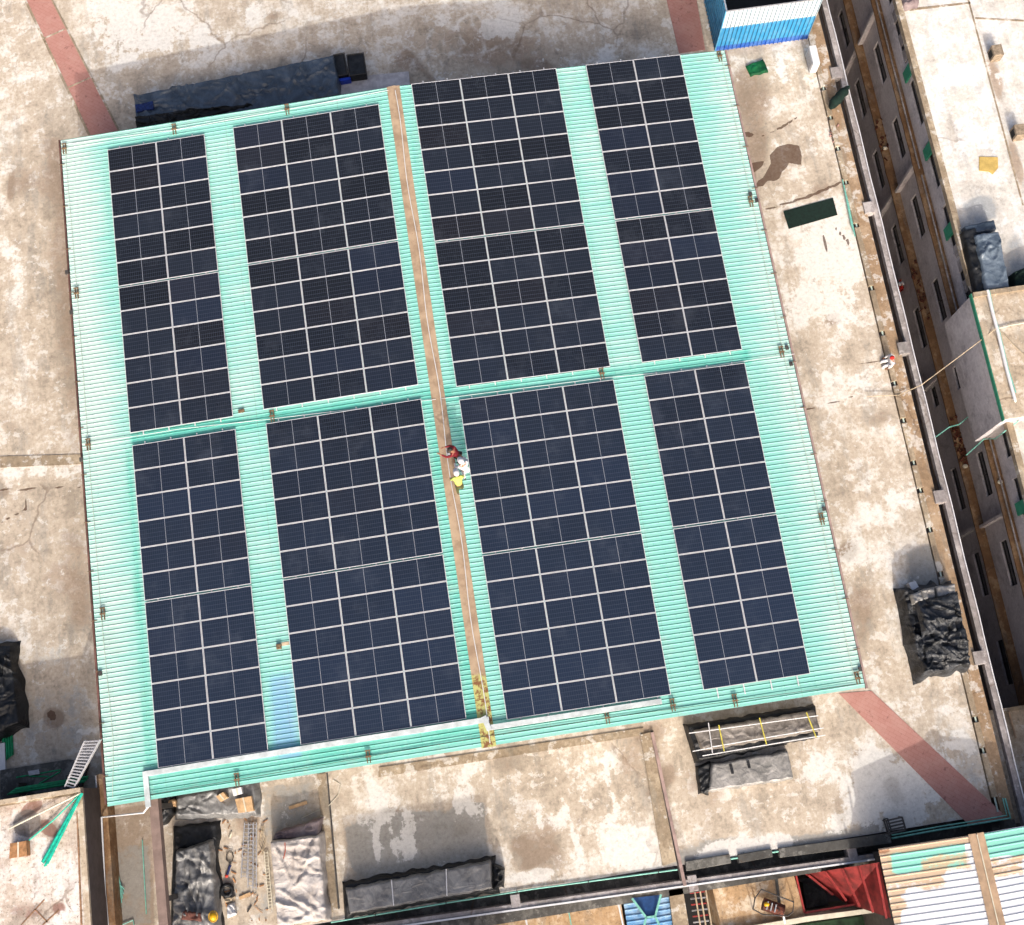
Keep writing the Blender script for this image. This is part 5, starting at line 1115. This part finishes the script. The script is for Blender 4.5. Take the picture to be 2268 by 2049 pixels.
# ------------------------------------------------------------------ people
def skin(name, joints, edges, mat, parent, sub=1):
    me = bpy.data.meshes.new(name); me.from_pydata([j[0] for j in joints], edges, []); me.materials.append(mat)
    o = bpy.data.objects.new(name, me); COL.objects.link(o); o.parent = parent
    sk = o.modifiers.new('skin', 'SKIN'); sk.use_smooth_shade = True
    for i, j in enumerate(joints):
        v = me.skin_vertices[0].data[i]; r = j[1]; v.radius = (r, r) if not isinstance(r, tuple) else r; v.use_root = (i == 0)
    s_ = o.modifiers.new('sub', 'SUBSURF'); s_.levels = sub; s_.render_levels = sub
    return o
def person(loc, rot, label, shirt, trousers, hat, hatkind='helmet', lean=.0, armL=None, armR=None, sit=False, vest=None, sc=1.0):
    e = bpy.data.objects.new('person', None); COL.objects.link(e); e.location = loc; e.rotation_euler = (0, 0, rot); e.scale = (sc,)*3
    tag(e, label, 'person')
    hz = .50 if sit else .93
    pel = Vector((0, 0, hz)); ch = pel+Vector((0, .46*math.sin(lean), .46*math.cos(lean)*1.0)); nk = ch+Vector((0, .12*math.sin(lean), .10))
    J = []; Eg = []
    def j(p, r, par=None):
        J.append((tuple(p), r)); i = len(J)-1
        if par is not None: Eg.append((par, i))
        return i
    b0 = j(pel, (.15,.11)); b1 = j(pel.lerp(ch,.5), (.135,.10), b0); b2 = j(ch, (.15,.105), b1); b3 = j(nk, .055, b2)
    hd = nk+Vector((0,.03+.1*math.sin(lean),.13)); b4 = j(nk+Vector((0,.015,.06)), .06, b3); b5 = j(hd, (.082,.095), b4); j(hd+Vector((0,0,.075)), .065, b5)
    knees = []; hands = []
    for s_ in (-1, 1):
        if sit: kn = Vector((s_*.13, .42, hz-.02)); an = Vector((s_*.13, .44, .07))
        else: kn = Vector((s_*.10, .03+.05*s_, .5)); an = Vector((s_*.12, -.02+.10*s_, .07))
        h0 = j(pel+Vector((s_*.095,0,-.05)), .085, b0); k0 = j(kn, .058, h0); a0 = j(an, .04, k0); j(an+Vector((0,.13,-.03)), .035, a0); knees.append((pel+Vector((s_*.095,0,-.05)), kn, an))
        sh = ch+Vector((s_*.19, 0, .02)); arm = armL if s_ < 0 else armR
        el, ha = arm if arm else (Vector((s_*.27,.04,-.26)), Vector((s_*.27,.16,-.48)))
        s0 = j(sh, .055, b2); e0 = j(ch+Vector(el), .043, s0); h1 = j(ch+Vector(ha), .03, e0); hands.append((sh, ch+Vector(el), ch+Vector(ha)))
        d = (Vector(ha)-Vector(el)).normalized(); sd2 = d.cross(Vector((0,0,1)))
        if sd2.length < .1: sd2 = Vector((1,0,0))
        sd2.normalize(); palm = ch+Vector(ha)+d*.07; pm = j(palm, .03, h1)
        for f in range(4):
            off = sd2*(f-1.5)*.021; L = (.06,.072,.066,.052)[f]
            f1 = j(palm+off+d*.03, .009, pm); f2 = j(palm+off+d*(.03+L*.5)+Vector((0,0,-.008)), .008, f1); j(palm+off+d*(.03+L)+Vector((0,0,-.022)), .007, f2)
        t1 = j(palm-d*.03+sd2*.04, .010, pm); j(palm+sd2*.058+d*.015, .008, t1)
    skin('person_body', J, Eg, M['skin'], e)
    # shirt, trousers
    J2 = [(tuple(pel+Vector((0,0,.0))), (.165,.125)), (tuple(pel.lerp(ch,.5)), (.175,.14)), (tuple(ch), (.19,.15)), (tuple(nk-Vector((0,0,.03))), .10)]; E2 = [(0,1),(1,2),(2,3)]
    for sh, el, ha in hands:
        n = len(J2); J2 += [(tuple(sh), .07), (tuple(el), .056), (tuple(el.lerp(ha,.85)), .042)]; E2 += [(2,n),(n,n+1),(n+1,n+2)]
    skin('shirt', J2, E2, shirt, e)
    J3 = [(tuple(pel-Vector((0,0,.02))), (.16,.12))]; E3 = []
    for h_, kn, an in knees:
        n = len(J3); J3 += [(tuple(h_), .10), (tuple(kn), .072), (tuple(an+Vector((0,0,.05))), .058)]; E3 += [(0,n),(n,n+1),(n+1,n+2)]
    skin('trousers', J3, E3, trousers, e)
    for _, _, an in knees: MB().ball((an.x, an.y+.06, .04), .05, .13, .05, 10, 6).build('shoe', M['darkmetal'], e, True, local=True)
    WORLD_ = hd
    if hatkind == 'helmet':
        MB().ball((hd.x, hd.y, hd.z+.03), .125, .15, .125, 16, 8, .5).build('helmet', hat, e, True, local=True)
        MB().ball((hd.x, hd.y+.05, hd.z+.03), .13, .17, .012, 16, 4).build('helmet_brim', hat, e, True, local=True)
    else: MB().ball((hd.x, hd.y-.015, hd.z+.035), .095, .11, .095, 14, 8, .42).build('hair' if hatkind == 'hair' else 'headscarf', hat, e, True, local=True)
    for s_ in (-1,1):
        MB().ball((hd.x+s_*.03, hd.y+.088, hd.z+.005), .011, .008, .008, 8, 5).build('eye', M['hair'], e, True, local=True)
        MB().ball((hd.x+s_*.085, hd.y+.0, hd.z-.01), .012, .02, .03, 8, 5).build('ear', M['skin'], e, True, local=True)
    MB().ball((hd.x, hd.y+.10, hd.z-.02), .012, .018, .02, 8, 5).build('nose', M['skin'], e, True, local=True)
    MB().ball((hd.x, hd.y+.088, hd.z-.055), .025, .006, .006, 8, 5).build('mouth', plain('lips', A(150,84,76), .5), e, True, local=True)
    if vest:
        J4 = [(tuple(pel+Vector((0,0,.04))), (.18,.14)), (tuple(pel.lerp(ch,.5)), (.19,.155)), (tuple(ch+Vector((0,0,.01))), (.205,.165)), (tuple(nk-Vector((0,0,.04))), .11)]
        skin('safety_vest', J4, [(0,1),(1,2),(2,3)], vest, e)
    return e
W_ = plain('white_cloth', A(246,244,246), .8, .04); RC = plain('dark_red_shirt', A(150,40,52), .8, .3, 30); BKC = plain('black_cloth', (.015,.015,.018,1), .85)
VY = plain('yellow_hi_vis', A(206,222,110), .7, .06); OLV = plain('olive_cloth', A(84,88,52), .9); MRED = plain('red_cloth', A(226,50,44), .8, .08)
V = Vector
p = PR(1016,1020); person(p, R_(70), 'person in dark red and black, topmost of three on the roof', RC, BKC, M['hair'], 'hair', .45, armL=(V((-.26,.22,-.12)), V((-.2,.5,-.10))), armR=(V((.26,.2,-.16)), V((.16,.42,-.22))))
p = PR(1031,1052); person(p, R_(25), 'person in white with a white helmet in the middle of the three', W_, W_, W_, 'helmet', .30, armL=(V((-.28,.1,-.2)), V((-.2,.34,-.26))), armR=(V((.28,.1,-.2)), V((.18,.36,-.2))))
p = PR(1019,1086); person(p, R_(6), 'person in a yellow vest and white helmet, lowest of the three', VY, OLV, W_, 'helmet', .55, vest=VY)
tag(MB().box(PR(994,1010).x-.06, PR(994,1010).x+.06, PR(994,1010).y-.06, PR(994,1010).y+.06, PR(994,1010).z+.12, PR(994,1010).z+.3).build('white_cup', M['white'], None, bevel=.02), 'small white pot on the ridge cap beside the person in dark red', 'pot')
p = P(1976,802,T+.10); p = Vector((21.42, p.y, T-.33)); person(p, R_(95), 'person in white with a red headscarf sitting on the right kerb', W_, W_, MRED, 'scarf', .25, sit=True)
q = PX(1986,642,25.9); q = P(1990,640,-6.5)
# red figure on the lower ledge of the facade
yy = PX(2000,622,26.1).y
p = Vector((26.1, PX(1986,648,26.1).y, ZL3+.01))
person(p, R_(90), 'person in red standing on the facade ledge behind the right beam', MRED, MRED, W_, 'helmet', .1, armL=(V((-.2,.12,.22)), V((-.16,.16,.50))), armR=(V((.2,.12,.22)), V((.16,.16,.50))))
